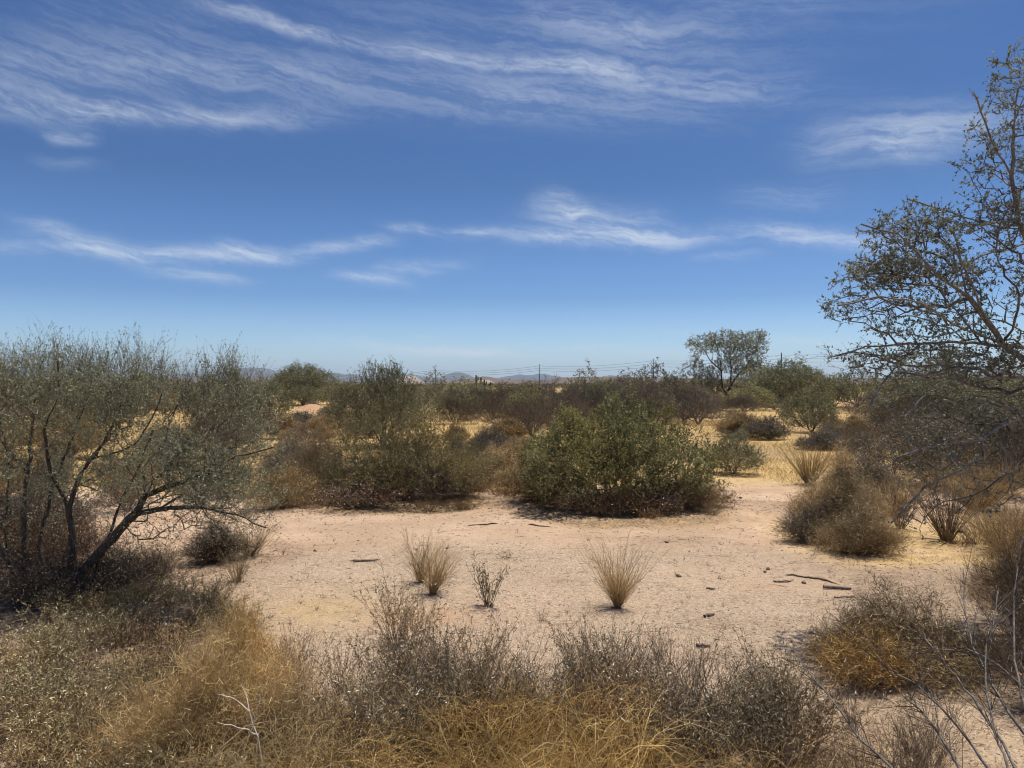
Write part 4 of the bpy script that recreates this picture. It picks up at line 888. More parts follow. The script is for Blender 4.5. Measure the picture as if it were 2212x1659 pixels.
for i, (a, b) in enumerate(zip(PT[:-1], PT[1:])):
    for k in range(3):
        t = np.linspace(0, 1, 25); A = np.array(a) - [0, .42, .8 + 1.15 * k]; B = np.array(b) - [0, .42, .8 + 1.15 * k]
        P = A + (B - A) * t[:, None]; P[:, 2] -= 4 * t * (1 - t) * np.linalg.norm(B - A) * .012
        q = Geo(); rod(q, P, [.045 * (a[1] / 380)] * 25, 4); tag(q.obj('overhead_wire', MATS['wire']), f'{wn[k]} thin power line wire strung {sn[i]}', 'wire', 'power line wires')

def flatmat(name, c, r=.8):
    m, t, g = mat(name); tc = N(t, 'ShaderNodeTexCoord'); n = g.noise(tc.outputs['Object'], 1.5, 5, .7); col = g.mix(g.ramp(n, .3, .7), tuple(v * .82 for v in c), c)
    p = N(t, 'ShaderNodeBsdfPrincipled'); t.links.new(col, p.inputs[0]); p.inputs['Roughness'].default_value = r; o = N(t, 'ShaderNodeOutputMaterial'); t.links.new(p.outputs[0], o.inputs[0]); MATS[name] = m
flatmat('stucco', (.27, .21, .165)); flatmat('roof_tile', (.30, .245, .20)); flatmat('dark_glass', (.03, .035, .04), .2)
def box(geo, c, s): 
    c = np.array(c, float); s = np.array(s, float) / 2; V = np.array([[x, y, z] for x in (-1, 1) for y in (-1, 1) for z in (-1, 1)]) * s + c
    geo.add(V, [[0, 1, 3, 2], [4, 6, 7, 5], [0, 4, 5, 1], [2, 3, 7, 6], [0, 2, 6, 4], [1, 5, 7, 3]])
def house(px, d, wid, hgt, lab):
    x = (px - CX) / FX * d; root = thing('house', lab, 'house', (x, d, float(gz(x, d))))
    q = Geo(); box(q, (0, 0, hgt / 2), (wid, 8, hgt)); kid(root, q.obj('wall', MATS['stucco'], root))
    q = Geo(); a, b = wid / 2 + .6, 4.6; V = [(-a, -b, hgt), (a, -b, hgt), (a, b, hgt), (-a, b, hgt), (-a * .55, 0, hgt + 1.7), (a * .55, 0, hgt + 1.7)]
    q.add(V, [[0, 1, 5, 4], [2, 3, 4, 5]]); q.add(V, [[1, 2, 5], [3, 0, 4]]); q.add(V, [[3, 2, 1, 0]]); kid(root, q.obj('roof', MATS['roof_tile'], root))
    for wx in np.linspace(-wid * .35, wid * .35, 4):
        q = Geo(); box(q, (wx, -4.02, hgt * .55), (1.3, .08, 1.2)); kid(root, q.obj('window', MATS['dark_glass'], root))
house(880, 175, 6, 2.2, 'low house with pale tiled roof seen through the scrub behind the olive tree')
house(1045, 420, 10, 2.6, 'tiny pale house in front of the brown hill by the saguaros')

# ---- foreground: tufts on the sand ------------------------------------------------------
fan('broom_bush', 'straw-coloured vase-shaped tuft alone on the sand, right of centre', 'shrub', 1335, 1314, n=190, h=.62, spread=.44, c=1.15, droop=.04, side=8, Ls=.14, r=.0015, br=.022, jit=.04, rot=1.1, hvar=(.3, 1.05))
fan('broom_bush', 'straw-coloured tuft with a dark foot, nearer of the pair left of centre', 'shrub', 935, 1286, n=140, h=.50, spread=.46, c=1.15, droop=.04, side=8, Ls=.12, r=.0015, br=.02, jit=.04, rot=1.1, hvar=(.3, 1.05), lean=(.12, 0))
fan('broom_bush', 'thinner taller straw tuft behind, in the pair left of centre', 'shrub', 908, 1262, n=90, h=.55, spread=.42, c=1.1, droop=.04, side=8, Ls=.13, r=.0015, br=.02, jit=.045, rot=1.1, hvar=(.3, 1.05), lean=(.02, 0))
fan('leafy_weed', 'small dark leafy plant on the sand between the straw tufts', 'plant', 1055, 1312, n=26, h=.42, spread=.40, c=1.1, droop=.02, side=6, Ls=.08, r=.0026, br=.03, smat='weed_stem', fmat='green_weed_leaf', nleaf=4, leaf=.022, lw=.008)
fan('broom_bush', 'vase-shaped dry tuft on golden ground in front of the low grey shrub', 'shrub', 1748, 1046, n=170, h=.82, spread=.62, c=1.0, droop=.04, side=4, Ls=.2, r=.0042, br=.05)
fan('broom_bush', 'dark-stemmed vase-shaped shrub beneath the low grey branch', 'shrub', 2045, 1166, n=120, h=.85, spread=.55, c=1.0, droop=.0, side=4, Ls=.2, r=.0036, br=.06, smat='weed_stem', fmat='dead_twig')
fan('broom_bush', 'small dark twiggy shrub left of the dark vase-shaped shrub', 'shrub', 1945, 1142, n=60, h=.52, spread=.5, c=1.0, droop=.0, side=5, Ls=.15, r=.0034, br=.04, smat='weed_stem', fmat='dead_twig', nleaf=2, leaf=.02, lw=.008)
for (px, py, h_, sm, fm, lab) in ((2230, 1400, .75, 'weed_stem', 'gold_brown', 'brown twiggy shrub shading the ground at the right edge'), (2300, 1540, .85, 'weed_stem', 'brown_twig', 'tall tangled brown twigs filling the lower right edge'), 
        (2190, 1290, .6, 'weed_stem', 'gold_brown', 'golden-brown twiggy shrub at the right edge above the brown one')):
    wispy(lab, px, py, h_ * 1.2, h_ * .9, 230, fm, sm, leaf=.04, lw=.003, nleaf=1, low_bare=.2)
# broad straw mounds
def mound(lab, px, base, w, h, n, fm='straw', leafy=2, sm='broom_stem', **kw):
    return shrub('dry_shrub', lab, 'shrub', px, base, w=w, h=h, n=n, smat=sm, fmat=fm, ktw=5, nleaf=leafy, Ltw=.17, leaf=.018, lw=.008, rt=.0014, rtip=.0016, stemr=.008, wcost=.95, step=.07, skirt=.15, up=.25, **kw)
mound('grey twiggy shrub at the left foot of the sprawling straw shrub, on the sand edge', 1748, 1165, .75, .45, 300, 'weed_leaf', 1, 'dead_twig')
wispy('wide sprawling straw-brown shrub at the right edge of the sand', 1820, 1155, 1.25, .84, 520, 'gold_brown')
wispy('tan sprawling shrub in front of the wide straw-brown one, reaching over the sand', 1865, 1190, 1.05, .46, 360, 'amber_straw')
mound('grey-tan leafy shrub behind the sprawling straw-brown shrub', 1760, 1130, .9, .6, 220, 'weed_leaf', 3)
wispy('golden-brown dry shrub with dark arching stems at lower right', 1975, 1445, 1.3, .42, 430, 'gold_brown', 'weed_stem', lean=-.1, Ltw=.12)
wispy('golden fringe of dry twigs drooping left of the lower right shrub', 1880, 1470, .7, .30, 200, 'gold_straw', 'brown_twig', Ltw=.12)
fan('dry_shrub', 'tan dry shrub under the right tree, at the frame edge', 'shrub', 2170, 1190, n=220, h=.75, spread=.8, c=.9, droop=.2, side=6, Ls=.2, r=.0026, br=.08, fmat='straw', jit=.05)
fan('dry_shrub', 'straw clump beneath the left end of the low grey branches', 'shrub', 1930, 1110, n=220, h=.75, spread=.8, c=.9, droop=.2, side=6, Ls=.2, r=.0026, br=.1, fmat='amber_straw', jit=.05)
fan('dry_shrub', 'ochre dry shrub behind the dark vase-shaped shrub', 'shrub', 2110, 1100, n=260, h=1.0, spread=.8, c=.9, droop=.15, side=6, Ls=.24, r=.003, br=.1, fmat='amber_straw', jit=.05)
mound('dark matted shrub with straw edge right of the left tree trunks', 465, 1215, .72, .42, 300, 'weed_leaf', 1, 'dead_dark_twig')
fan('broom_bush', 'straw tuft at the right side of the dark matted shrub', 'shrub', 540, 1205, n=130, h=.42, spread=.7, c=.9, droop=.15, side=5, Ls=.12, r=.0018, fmat='straw', jit=.04)
fan('broom_bush', 'small grey-brown tuft on the sand below the dark matted shrub', 'shrub', 512, 1256, n=60, h=.36, spread=.55, c=1.0, droop=.05, side=4, Ls=.1, r=.0018, fmat='broom_stem')
fan('broom_bush', 'brown tuft beneath the leaning trunk of the left tree', 'shrub', 345, 1250, n=150, h=.42, spread=.6, c=.95, droop=.15, side=5, Ls=.12, r=.0018, fmat='amber_straw', jit=.04)
fan('dry_shrub', 'amber shrub seen behind the leaning trunk of the left tree', 'shrub', 270, 1085, n=220, h=.85, spread=.7, c=.9, droop=.15, side=6, Ls=.25, r=.003, br=.1, fmat='amber_straw', jit=.04)
for (px, py, h_, sm, lab) in ((60, 1300, .5, 'dead_dark_twig', 'dark twiggy tangle at the foot of the thin left trunk'), (200, 1300, .6, 'dead_dark_twig', 'dark twiggy tangle at the foot of the main left trunk'), (120, 1230, .7, 'red_twig', 'reddish dead brush behind the left trunks'), (270, 1275, .42, 'dead_twig', 'grey dead twigs spilling right of the main left trunk'), (10, 1210, .8, 'dead_dark_twig', 'dark brush at the left edge behind the trunks')):
    shrub('dry_undergrowth', lab, 'dead shrub', px, py, w=h_ * 2.1, h=h_, n=220, smat=sm, fmat='litter', leaf=.02, lw=.008, ktw=4, nleaf=1, Ltw=.15, stemr=.008, rt=.0014, rtip=.0016, wcost=.9, step=.07, second=1)

# ---- foreground weeds: a few kinds, copied
WK = {}
fan_amber = dict(n=80, h=.42, spread=.8, c=.85, droop=.25, side=5, Ls=.14, r=.002, br=.12, smat='red_twig', fmat='amber_straw', jit=.06)
def weedproto(key, i, label, cat, x, y, group):
    if key == 'leafy': return fan('leafy_weed', label, cat, loc=(x, y), group=group, n=36, h=.52, spread=.55, c=1.0, droop=.05, side=10, Ls=.10, r=.0021, br=.05, smat='weed_stem', fmat='weed_leaf', nleaf=4, leaf=.022, lw=.0075, jit=.05)
    if key == 'green': return fan('leafy_weed', label, cat, loc=(x, y), group=group, n=34, h=.46, spread=.6, c=1.0, droop=.08, side=10, Ls=.10, r=.0018, br=.05, smat='weed_stem', fmat='green_weed_leaf', nleaf=5, leaf=.024, lw=.009, jit=.05)
    if key == 'bare': return fan('twiggy_weed', label, cat, loc=(x, y), group=group, n=40, h=.55, spread=.5, c=.95, droop=.02, side=7, Ls=.13, r=.0017, br=.05, smat='weed_stem', fmat='dead_twig', nleaf=1, leaf=.014, lw=.005, jit=.05)
    if key == 'red': return fan('rusty_weed', label, cat, loc=(x, y), group=group, n=30, h=.52, spread=.3, c=1.0, droop=.0, side=12, Ls=.06, r=.0018, br=.07, smat='red_twig', fmat='litter', nleaf=2, leaf=.012, lw=.006, jit=.03)
    if key == 'seed': return fan('seedhead_weed', label, cat, loc=(x, y), group=group, n=40, h=.42, spread=.5, c=1.0, droop=.02, side=7, Ls=.10, r=.0015, br=.06, smat='weed_stem', fmat='seed_head', nleaf=2, leaf=.009, lw=.008, jit=.05)
    if key == 'amber': return fan('amber_tuft', label, cat, loc=(x, y), group=group, **fan_amber)
    if key == 'straw': return fan('straw_tuft', label, cat, loc=(x, y), group=group, n=90, h=.55, spread=.75, c=.85, droop=.25, side=5, Ls=.16, r=.0013, br=.06, smat='straw', fmat='straw', jit=.05)
def weed(key, px, py, h, label, group=None, cat='weed'):
    x, y = W(px, py); v = random.randrange(3); kk = (key, v)
    base = dict(leafy=.52, green=.46, bare=.55, red=.52, seed=.42, straw=.55, amber=.42)[key]
    if kk not in WK:
        r = weedproto(key, v, label, cat, x, y, group); r.scale = (h / base,) * 3; WK[kk] = r; return r
    src = WK[kk]; s = h / base
    r = dup(src, (x, y, float(gz(x, y)) - .015), random.uniform(0, 6.28), (s * random.uniform(.9, 1.15), s * random.uniform(.9, 1.15), s), label, group); r['category'] = cat; return r
named = [('leafy', 850, 1385, .50, 'dark leafy weed standing above the left part of the foreground thicket'), ('bare', 1320, 1500, .52, 'thin pale twiggy weed in the foreground below the lone straw tuft'),
         ('bare', 1425, 1420, .26, 'tiny sparse weed on the sand below right of the lone straw tuft'), ('bare', 1168, 1340, .14, 'tiny two-stemmed sprig on the sand'), ('bare', 1098, 1208, .12, 'tiny upright sprig on the sand behind the small leafy plant'),
         ('red', 275, 1430, .5, 'rusty upright weed at left, leftmost of the rusty stalks'), ('red', 360, 1450, .55, 'rusty upright weed with tall thick stalks at left'), ('red', 630, 1450, .34, 'rusty weed at the left edge of the foreground thicket'),
         ('leafy', 180, 1430, .3, 'small dark leafy weed among the pale weeds at left'), ('bare', 2110, 1250, .3, 'small twiggy weed on the ground beneath the right tree'), ('leafy', 900, 1400, .36, 'low leafy weed at the near side of the straw tuft pair')]
for k, px, py, h, lab in named: weed(k, px, py, h, lab)
def where(px, py, x0, x1, y0, y1):
    u = (px - x0) / (x1 - x0); v = (py - y0) / (y1 - y0)
    return ', ' + ('left' if u < .33 else 'middle' if u < .67 else 'right') + (' rear' if v < .4 else ' front')
def band(kind, n, x0, x1, y0, y1, hr, lab, grp):
    for _ in range(n):
        px = random.uniform(x0, x1); py = random.uniform(y0, y1)
        weed(kind, px, py, random.uniform(*hr), lab + where(px, py, x0, x1, y0, y1), grp + where(px, py, x0, x1, y0, y1))
wispy('big pale gold straw bush in the left foreground', 470, 1640, 1.15, .46, 260, 'straw', 'pale_straw', leaf=.075, lw=.0028, ktw=4, nleaf=2, Ltw=.2, up=.8, rt=.0011, stemr=.004)
wispy('second pale straw bush right behind the big one at left', 520, 1500, .55, .36, 200, 'gold_straw', 'pale_straw', leaf=.07, lw=.0026, Ltw=.16, up=.7, rt=.0011, stemr=.003)
band('amber', 12, 975, 1130, 985, 1075, (.3, .5), 'reddish amber grass tuft in the gap between the two middle bushes', 'amber tufts in the middle gap')
band('amber', 9, 1140, 1540, 1098, 1128, (.18, .3), 'amber tuft at the foot of the bright green bush', 'amber tufts under the bright green bush')
band('amber', 10, 620, 1010, 1080, 1108, (.2, .34), 'amber tuft at the foot of the olive-brown bush', 'amber tufts under the olive-brown bush')
band('amber', 16, 1790, 2260, 1060, 1225, (.25, .48), 'amber tuft beneath the branches of the right tree', 'amber tufts beneath the right tree')
band('leafy', 30, 760, 1400, 1490, 1680, (.34, .50), 'grey-leaved weed in the central foreground thicket', 'grey-leaved weeds of the central thicket')
band('bare', 26, 900, 1800, 1510, 1680, (.36, .55), 'dark bare twiggy weed in the foreground thicket', 'bare twiggy weeds of the foreground thicket')
band('leafy', 16, 1440, 1760, 1540, 1700, (.32, .46), 'grey-leaved weed in the right part of the foreground thicket', 'grey-leaved weeds right of the foreground thicket')
band('green', 34, 120, 540, 1290, 1400, (.22, .34), 'pale-leaved low weed in front of the left tree', 'pale-leaved low weeds in front of the left tree')
band('green', 22, -60, 330, 1400, 1640, (.28, .42), 'greenish leafy weed at the lower left', 'greenish leafy weeds at the lower left')
band('bare', 14, -60, 420, 1560, 1800, (.25, .38), 'dark twiggy weed at the lower left among leafy ones', 'dark twiggy weeds at the lower left')
band('green', 14, -60, 420, 1660, 1900, (.30, .42), 'greenish leafy weed at the bottom left corner', 'greenish leafy weeds at the bottom left corner')
band('red', 30, 230, 900, 1480, 1720, (.28, .42), 'rusty brown weed in the left foreground', 'rusty brown weeds in the left foreground')
band('seed', 30, 620, 1150, 1620, 1900, (.26, .40), 'dark weed dotted with yellow seed heads at the bottom', 'weeds with yellow seed heads')
band('bare', 18, 480, 900, 1480, 1700, (.3, .45), 'dark twiggy weed left of the central thicket', 'twiggy weeds left of the central thicket')
band('straw', 9, 380, 700, 1560, 1800, (.3, .45), 'straw tuft in the left foreground tangle', 'straw tufts in the left foreground')
band('bare', 22, 1650, 2040, 1570, 1850, (.26, .42), 'sparse twiggy weed on gravel at the bottom right', 'sparse twiggy weeds at the bottom right')
band('straw', 12, 2060, 2240, 1180, 1330, (.2, .32), 'low straw tuft beneath the right tree', 'low straw tufts beneath the right tree')

# bottom golden grass tangle: long arching blades
def tangle(name, lab, regions, matn, r=.0016):
    q = Geo()
    for (x0, x1, y0, y1, n, hl) in regions:
        px = rng.uniform(x0, x1, n); py = rng.uniform(y0, y1, n); d = H * FX / (py - CY); x = (px - CX) / FX * d
        a = rng.random(n) * 2 * np.pi; L = hl * rng.uniform(.5, 1.2, n); t = np.linspace(0, 1, 6)[None]
        le = rng.uniform(.3, 1.3, n)[:, None]
        rr = L[:, None] * np.sin(le * t) * t ** .6; zz = L[:, None] * np.sin(t * np.pi * rng.uniform(.45, .85, n)[:, None]) * .62
        cv = rng.normal(0, .5, n)[:, None] * t
        P = np.stack([x[:, None] + rr * np.cos(a[:, None] + cv), d[:, None] + rr * np.sin(a[:, None] + cv), gz(x, d)[:, None] + zz], -1)
        ribbons(q, P, r * (1.1 - .7 * t) * np.ones((n, 1)))
    o = q.obj(name, MATS[matn]); tag(o, lab, 'grass', kind='stuff'); return o
tangle('dry_grass', 'golden tangled dry grass along the bottom edge', [(940, 1400, 1620, 2000, 2300, .55), (1400, 1700, 1720, 2000, 700, .35), (1500, 1900, 1760, 2100, 500, .3), (600, 940, 1700, 2050, 800, .42)], 'gold_straw')
tangle('straw_grass', 'pale straw grass tangled among the left foreground weeds', [(360, 660, 1470, 1800, 1300, .5), (60, 420, 1500, 1900, 800, .42), (640, 960, 1560, 1850, 800, .42), (1400, 1900, 1640, 2000, 600, .35)], 'pale_straw', .0013)

# grass sward: short blades by the straw mask
def sward(name, lab, n, dr, matn, hmin, hmax, which=0, thr=.35, r0=.0012, up=1.0, pxr=(-150, 2400), loc_f=None):
    d = dr[0] * (dr[1] / dr[0]) ** rng.random(n); px = rng.uniform(*pxr, n); x = (px - CX) / FX * d
    mk_ = masks(x, d)[which]; cl = fbm(x * 1.2, d * 1.2, 3, 51) * .5 + .5
    keep = (mk_ * (cl * 1.5) > thr + rng.random(n) * .4); x = x[keep]; d = d[keep]; n = len(x)
    q_ = np.maximum(1, d / 7.); A = np.stack([x, d, gz(x, d)], -1); h = rng.uniform(hmin, hmax, n) * (1 + .15 * (q_ - 1)).clip(1, 2)
    B = A + unit(rdir(n) * np.array([1, 1, .2]) * rng.uniform(.5, 1.9, (n, 1)) + np.array([0, 0, up])) * h[:, None]
    q = Geo(); spikes(q, A, B, r0 * q_); o = q.obj(name, MATS[matn]); tag(o, lab, 'grass', kind='stuff')
sward('golden_grass', 'short golden dry grass covering the ground beyond the sand', 60000, (11.5, 75), 'straw', .05, .17, 0, .3, r0=.001)
sward('brown_grass', 'brownish dry grass mixed into the golden ground beyond the sand', 36000, (11.5, 60), 'amber_straw', .08, .26, 0, .6)
sward('amber_grass', 'taller reddish amber dry grass patches between the middle bushes', 30000, (11.5, 40), 'amber_straw', .12, .38, 0, .5)
sward('short_straw', 'short straw stubble in the foreground and beneath the right tree', 26000, (2.6, 11.5), 'pale_straw', .02, .09, 0, .28)

# dead leaf litter and twigs on the soil
def litter_obj():
    n = 42000; d = 2.6 * (15 / 2.6) ** rng.random(n); px = rng.uniform(-100, 2320, n); x = (px - CX) / FX * d
    m = masks(x, d); keep = rng.random(n) < (m[3] * .9 + m[0] * .25 + .05); x = x[keep]; d = d[keep]; n = len(x)
    q = Geo(); P = np.stack([x, d, gz(x, d) + .004], -1); s = np.maximum(1, d / 6); a = rdir(n); a[:, 2] = np.abs(a[:, 2]) * .4
    leaves(q, P, a, rng.uniform(.008, .022, n) * s, rng.uniform(.004, .009, n) * s)
    n = 15000; d = 2.8 * (14 / 2.8) ** rng.random(n); px = rng.uniform(-50, 2280, n); x = (px - CX) / FX * d; m = masks(x, d); keep = rng.random(n) < (m[3] * .8 + .2 + .6 * (fbm(x * .9, d * 3.2, 3, 57) > .18)); x = x[keep]; d = d[keep]; n = len(x)
    A = np.stack([x, d, gz(x, d) + .005], -1); aa = rng.random(n) * 6.28; L = rng.uniform(.015, .10, n) * np.where(rng.random(n) > .93, 2, 1); B = A + np.stack([np.cos(aa) * L, np.sin(aa) * L, rng.uniform(0, .02, n)], -1); spikes(q, A, B, .0018 * np.maximum(1, d / 7), 0.05)
    tag(q.obj('leaf_litter', MATS['litter']), 'dead leaf litter and broken twigs scattered over the soil', None, kind='stuff')
litter_obj()
def feet():
    q = Geo()
    for (x0, y0, r0, n) in PLANTS:
        if y0 > 17 or y0 < 3: continue
        a = rng.random(n) * 6.283; r = np.abs(rng.normal(0, 1, n)) * r0; x = x0 + r * np.cos(a) - .04; y = y0 + r * np.sin(a) - .03; s_ = max(1, y0 / 6)
        P = np.stack([x, y, gz(x, y) + .004], -1); d = rdir(n); d[:, 2] = np.abs(d[:, 2]) * .4; k = n // 2
        leaves(q, P[:k], d[:k], rng.uniform(.008, .02, k) * s_, rng.uniform(.004, .009, k) * s_); spikes(q, P[k:], P[k:] + unit(d[k:] * [1, 1, .3]) * rng.uniform(.02, .09, (n - k, 1)), .0014 * s_)
    tag(q.obj('plant_litter', MATS['litter']), 'dead leaves and snapped stems gathered round the feet of the shrubs', None, kind='stuff')
    n = 620; d = 4.6 * (13 / 4.6) ** rng.random(n); px = rng.uniform(500, 2200, n); x = (px - CX) / FX * d; q = Geo()
    for j in range(6):
        P = np.stack([x + rng.normal(0, .008, n), d + rng.normal(0, .008, n), gz(x, d) - .003], -1); spikes(q, P, P + unit(rdir(n) * .6 + [0, 0, 1]) * rng.uniform(.02, .075, (n, 1)) * (.6 + .8 * (np.arange(n)[:, None] % 7 == 0)), .0016)
    tag(q.obj('dry_sprigs', MATS['brown_twig']), 'tiny dead sprigs standing scattered over the sand', None, kind='stuff')
feet()
def pebbles():
    n = 38000; d = 3.0 * (14 / 3.0) ** rng.random(n); px = rng.uniform(-20, 2260, n); x = (px - CX) / FX * d
    m = masks(x, d); keep = rng.random(n) < (m[1] * .85 + .12); x = x[keep]; d = d[keep]; n = len(x)
    s = rng.uniform(.0035, .008, n) * np.maximum(1, d / 7) * np.where(rng.random(n) > .985, 2.2, 1); c = np.stack([x, d, gz(x, d) + s * .25], -1)
    o = np.array([[1, 0, 0], [-.5, .87, 0], [-.5, -.87, 0], [0, 0, .8]]); ang = rng.random(n) * 6.28; ca, sa = np.cos(ang), np.sin(ang)
    oo = o[None] * rng.uniform(.7, 1.3, (n, 4, 3)); V = np.stack([oo[..., 0] * ca[:, None] - oo[..., 1] * sa[:, None], oo[..., 0] * sa[:, None] + oo[..., 1] * ca[:, None], oo[..., 2]], -1) * s[:, None, None] + c[:, None]
    i = np.arange(n)[:, None] * 4; F = np.concatenate([i + np.array([[0, 1, 3]]), i + np.array([[1, 2, 3]]), i + np.array([[2, 0, 3]])], 0)
    q = Geo(); q.add(V, F, np.tile(rng.random(n), 3)); tag(q.obj('gravel', MATS['pebble']), 'coarse pinkish gravel strewn over the sand', None, kind='stuff')
pebbles()

# ---- loose pieces of wood and stones ---------------------------------------------------
def stick(px, py, ang, L, r, lab, forks=()):
    x, y = W(px, py); root = thing('fallen_branch', lab, 'branch', (x, y, float(gz(x, y)) + r * .7), R(ang))
    n = 7; t = np.linspace(-.5, .5, n); P = np.stack([t * L, rng.normal(0, L * .015, n), np.abs(rng.normal(0, r * .3, n))], -1)
    q = Geo(); rod(q, P, r * (1 - .35 * (t + .5)) * rng.uniform(.85, 1.1, n), 7); q.add(*(lambda V: (V, [[6, 5, 4, 3, 2, 1, 0]][0:0] or np.zeros((0, 3))))([[0, 0, 0]]))
    kid(root, q.obj('bough', MATS['weathered_wood'], root, True))
    for (f, a, l) in forks:
        p0 = np.array([(f - .5) * L, 0, 0]); d = np.array([math.cos(R(a)), math.sin(R(a)), .12]); q = Geo(); rod(q, [p0, p0 + d * l * .5 + [0, 0, .005], p0 + d * l], [r * .5, r * .4, r * .2], 5); kid(root, q.obj('side_twig', MATS['weathered_wood'], root))
stick(790, 1216, 8, .27, .014, 'dark fallen branch with a forked end on the sand at left', ((.1, 200, .08), (.25, 160, .06), (.9, 15, .05)))
stick(1808, 1273, -12, .25, .017, 'thick dark stick lying on the sand at right below the crack', ())
stick(1690, 1254, 6, .18, .013, 'short dark stick just below the middle of the crack', ((.9, 25, .07),))
stick(1532, 1331, 35, .12, .016, 'short pale log on the sand near the grey patch', ())
stick(1519, 1398, -5, .10, .014, 'small dark log on gravel below the pale log', ())
stick(1660, 1441, -22, .10, .008, 'thin dark stick on gravel right of the small dark log', ())
stick(1535, 1275, -20, .08, .010, 'tiny stick on sand left of the crack', ())
stick(1825, 1292, 5, .2, .008, 'thin twig just below the thick dark stick', ((.7, 20, .06),))
def stone(px, py, s, lab):
    x, y = W(px, py); import bmesh
    bm = bmesh.new(); bmesh.ops.create_icosphere(bm, subdivisions=2, radius=s)
    for v in bm.verts:
        f = 1 + .35 * float(vnoise(v.co.x / s * 1.3 + px, v.co.y / s * 1.3 + v.co.z / s, 44)); v.co *= f; v.co.z *= .65
    me = bpy.data.meshes.new('stone'); bm.to_mesh(me); bm.free(); me.materials.append(MATS['rock']); o = bpy.data.objects.new('stone', me); COL.objects.link(o); o.location = (x, y, float(gz(x, y)) + s * .3); tag(o, lab, 'stone')
stone(1658, 1228, .026, 'dark stone on top of the crack in the sand'); stone(1652, 1233, .020, 'pale-edged stone touching the dark stone above the crack'); stone(1736, 1258, .024, 'dark stone right of the short stick')
stone(1466, 1246, .028, 'small dark stone left of the crack'); stone(1571, 1078, .055, 'dark rock on sand right of the bright green bush'); stone(1600, 1077, .03, 'smaller stone right of the dark rock beyond the sand')
stone(1121, 1100, .03, 'small brown clod at the edge of the sand, centre'); stone(680, 1196, .02, 'grey stone on the sand at left'); stone(2075, 1148, .04, 'dark clod beside the dark vase-shaped shrub')
stone(1440, 1172, .025, 'small dark stone on the sand behind the lone straw tuft'); stone(966, 1190, .02, 'small brown stone beside the straw pair')

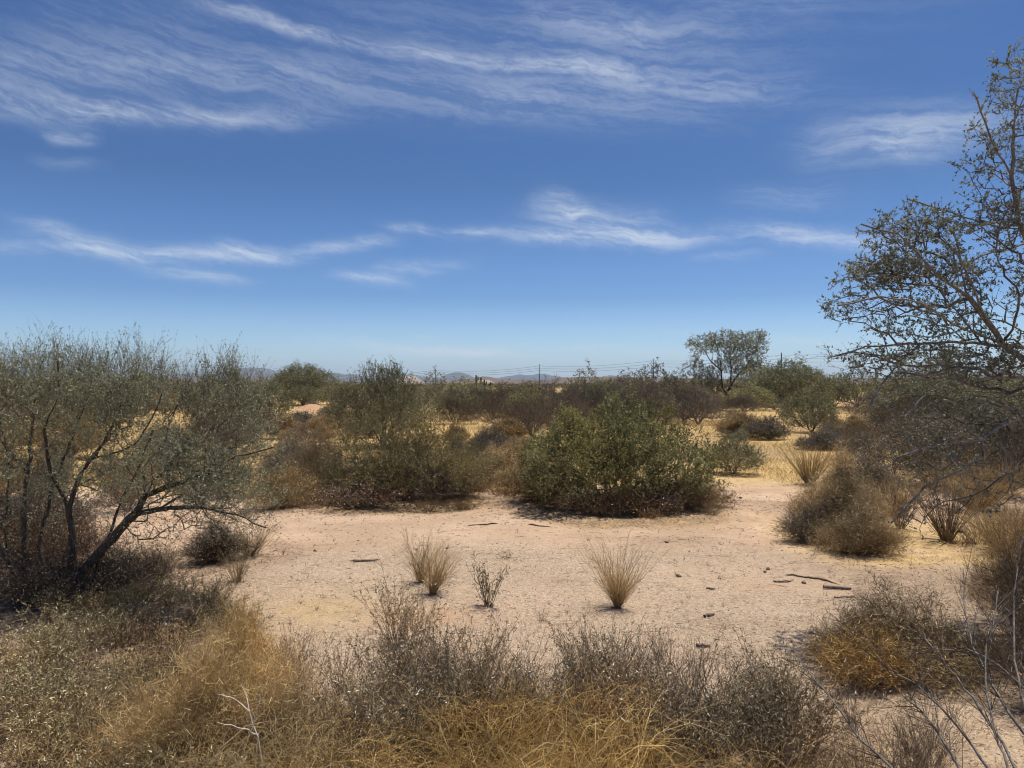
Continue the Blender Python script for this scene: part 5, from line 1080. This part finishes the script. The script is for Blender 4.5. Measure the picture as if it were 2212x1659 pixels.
# ---- close bare stems at the lower right -------------------------------------------------
def near_stems():
    root = thing('bare_shrub', 'long bare curving stems crossing the lower right corner close to the camera', 'shrub', (2.35, 2.75, float(gz(2.35, 2.75))))
    bl = np.array(root.location); q = Geo(); tw = Geo()
    lines = [[(2230, 1700, 2.7), (2110, 1520, 3.0), (2040, 1430, 3.2), (1990, 1370, 3.4)], [(2180, 1720, 2.7), (2060, 1560, 2.9), (1990, 1480, 3.0), (1900, 1440, 3.1)], [(2260, 1640, 2.8), (2150, 1500, 3.0), (2090, 1380, 3.2), (2080, 1230, 3.4)],
             [(2000, 1720, 2.8), (1900, 1640, 3.0), (1800, 1520, 3.2), (1730, 1430, 3.4)], [(2240, 1600, 2.9), (2190, 1450, 3.1), (2190, 1300, 3.3), (2212, 1150, 3.4)], [(2290, 1560, 3.0), (2140, 1420, 3.1), (2060, 1400, 3.2), (1960, 1410, 3.3)],
             [(2210, 1720, 2.6), (2150, 1600, 2.8), (2120, 1450, 3.0), (2160, 1280, 3.2)], [(2120, 1740, 2.7), (2060, 1640, 2.8), (2010, 1560, 2.9), (1960, 1500, 3.0)]]
    for L in lines:
        P = np.array([W3(*p) for p in L]); t = np.linspace(0, 3, 14); PP = np.stack([np.interp(t, range(4), P[:, j]) for j in range(3)], -1); 
        for _ in range(3): PP[1:-1] = (PP[:-2] + PP[1:-1] * 2 + PP[2:]) / 4
        b0 = np.array([bl[0] + rng.normal(0, .05), bl[1] + rng.normal(0, .05), bl[2] - .02]); 
        PP = np.vstack([b0, PP]) - bl; PP += rng.normal(0, .004, PP.shape)
        rod(q, PP, np.linspace(.0065, .0018, len(PP)), 6)
        n = 26; i = rng.integers(4, len(PP) - 1, n); A = PP[i]; D = unit(PP[i + 1] - PP[i]); d = unit(D + rdir(n) * .6); Lb = rng.uniform(.06, .3, (n, 1)); Mi = A + d * Lb * .5; spikes(tw, A, A + d * Lb, .0018)
        j = np.repeat(np.arange(n), 3); f = rng.uniform(.3, .9, (len(j), 1)); A2 = A[j] + d[j] * Lb[j] * f; d2 = unit(d[j] + rdir(len(j)) * .8); spikes(tw, A2, A2 + d2 * Lb[j] * .4, .0011)
    kid(root, q.obj('stems', MATS['ironwood_bark'], root, True)); kid(root, tw.obj('twigs', MATS['dead_twig'], root))
near_stems()

def dead_stem():
    x, y = W(560, 1760); z = float(gz(x, y)); root = thing('dead_weed', 'pale bleached forked dead stem rising in front of the pale straw bush', 'plant', (x, y, z)); bl = np.array([x, y, z]); q = Geo()
    for L in ([(560, 1760, 3.46), (566, 1660, 3.45), (556, 1590, 3.45), (538, 1535, 3.45), (520, 1480, 3.5)], [(548, 1565, 3.45), (560, 1520, 3.4), (566, 1470, 3.4)], [(556, 1590, 3.45), (530, 1575, 3.4), (470, 1560, 3.35)], [(538, 1535, 3.45), (500, 1505, 3.4), (470, 1500, 3.4)]):
        P = np.array([W3(*p) for p in L]) - bl; t = np.linspace(0, len(P) - 1, 9); PP = np.stack([np.interp(t, range(len(P)), P[:, j]) for j in range(3)], -1) + rng.normal(0, .003, (9, 3)); rod(q, PP, np.linspace(.0055 if L[0][1] > 1700 else .003, .0012, 9), 5)
    kid(root, q.obj('stems', MATS['bleached'], root, True))
plant_mat('bleached', (.50, .44, .36), (.66, .60, .50), trans=0)
dead_stem()

# ------------------------------------------------------------------ haze
m_, t_, g_ = mat('haze_air'); pv = N(t_, 'ShaderNodeVolumePrincipled'); pv.inputs['Color'].default_value = (.72, .86, 1, 1); pv.inputs['Density'].default_value = 0.85e-4; pv.inputs['Anisotropy'].default_value = .2
ov = N(t_, 'ShaderNodeOutputMaterial'); t_.links.new(pv.outputs[0], ov.inputs['Volume'])
q = Geo(); box(q, (0, 500, 147), (26400, 26800, 306)); hz = q.obj('haze', m_); hz['kind'] = 'stuff'; hz['label'] = 'thin pale blue air haze fading the mountains'
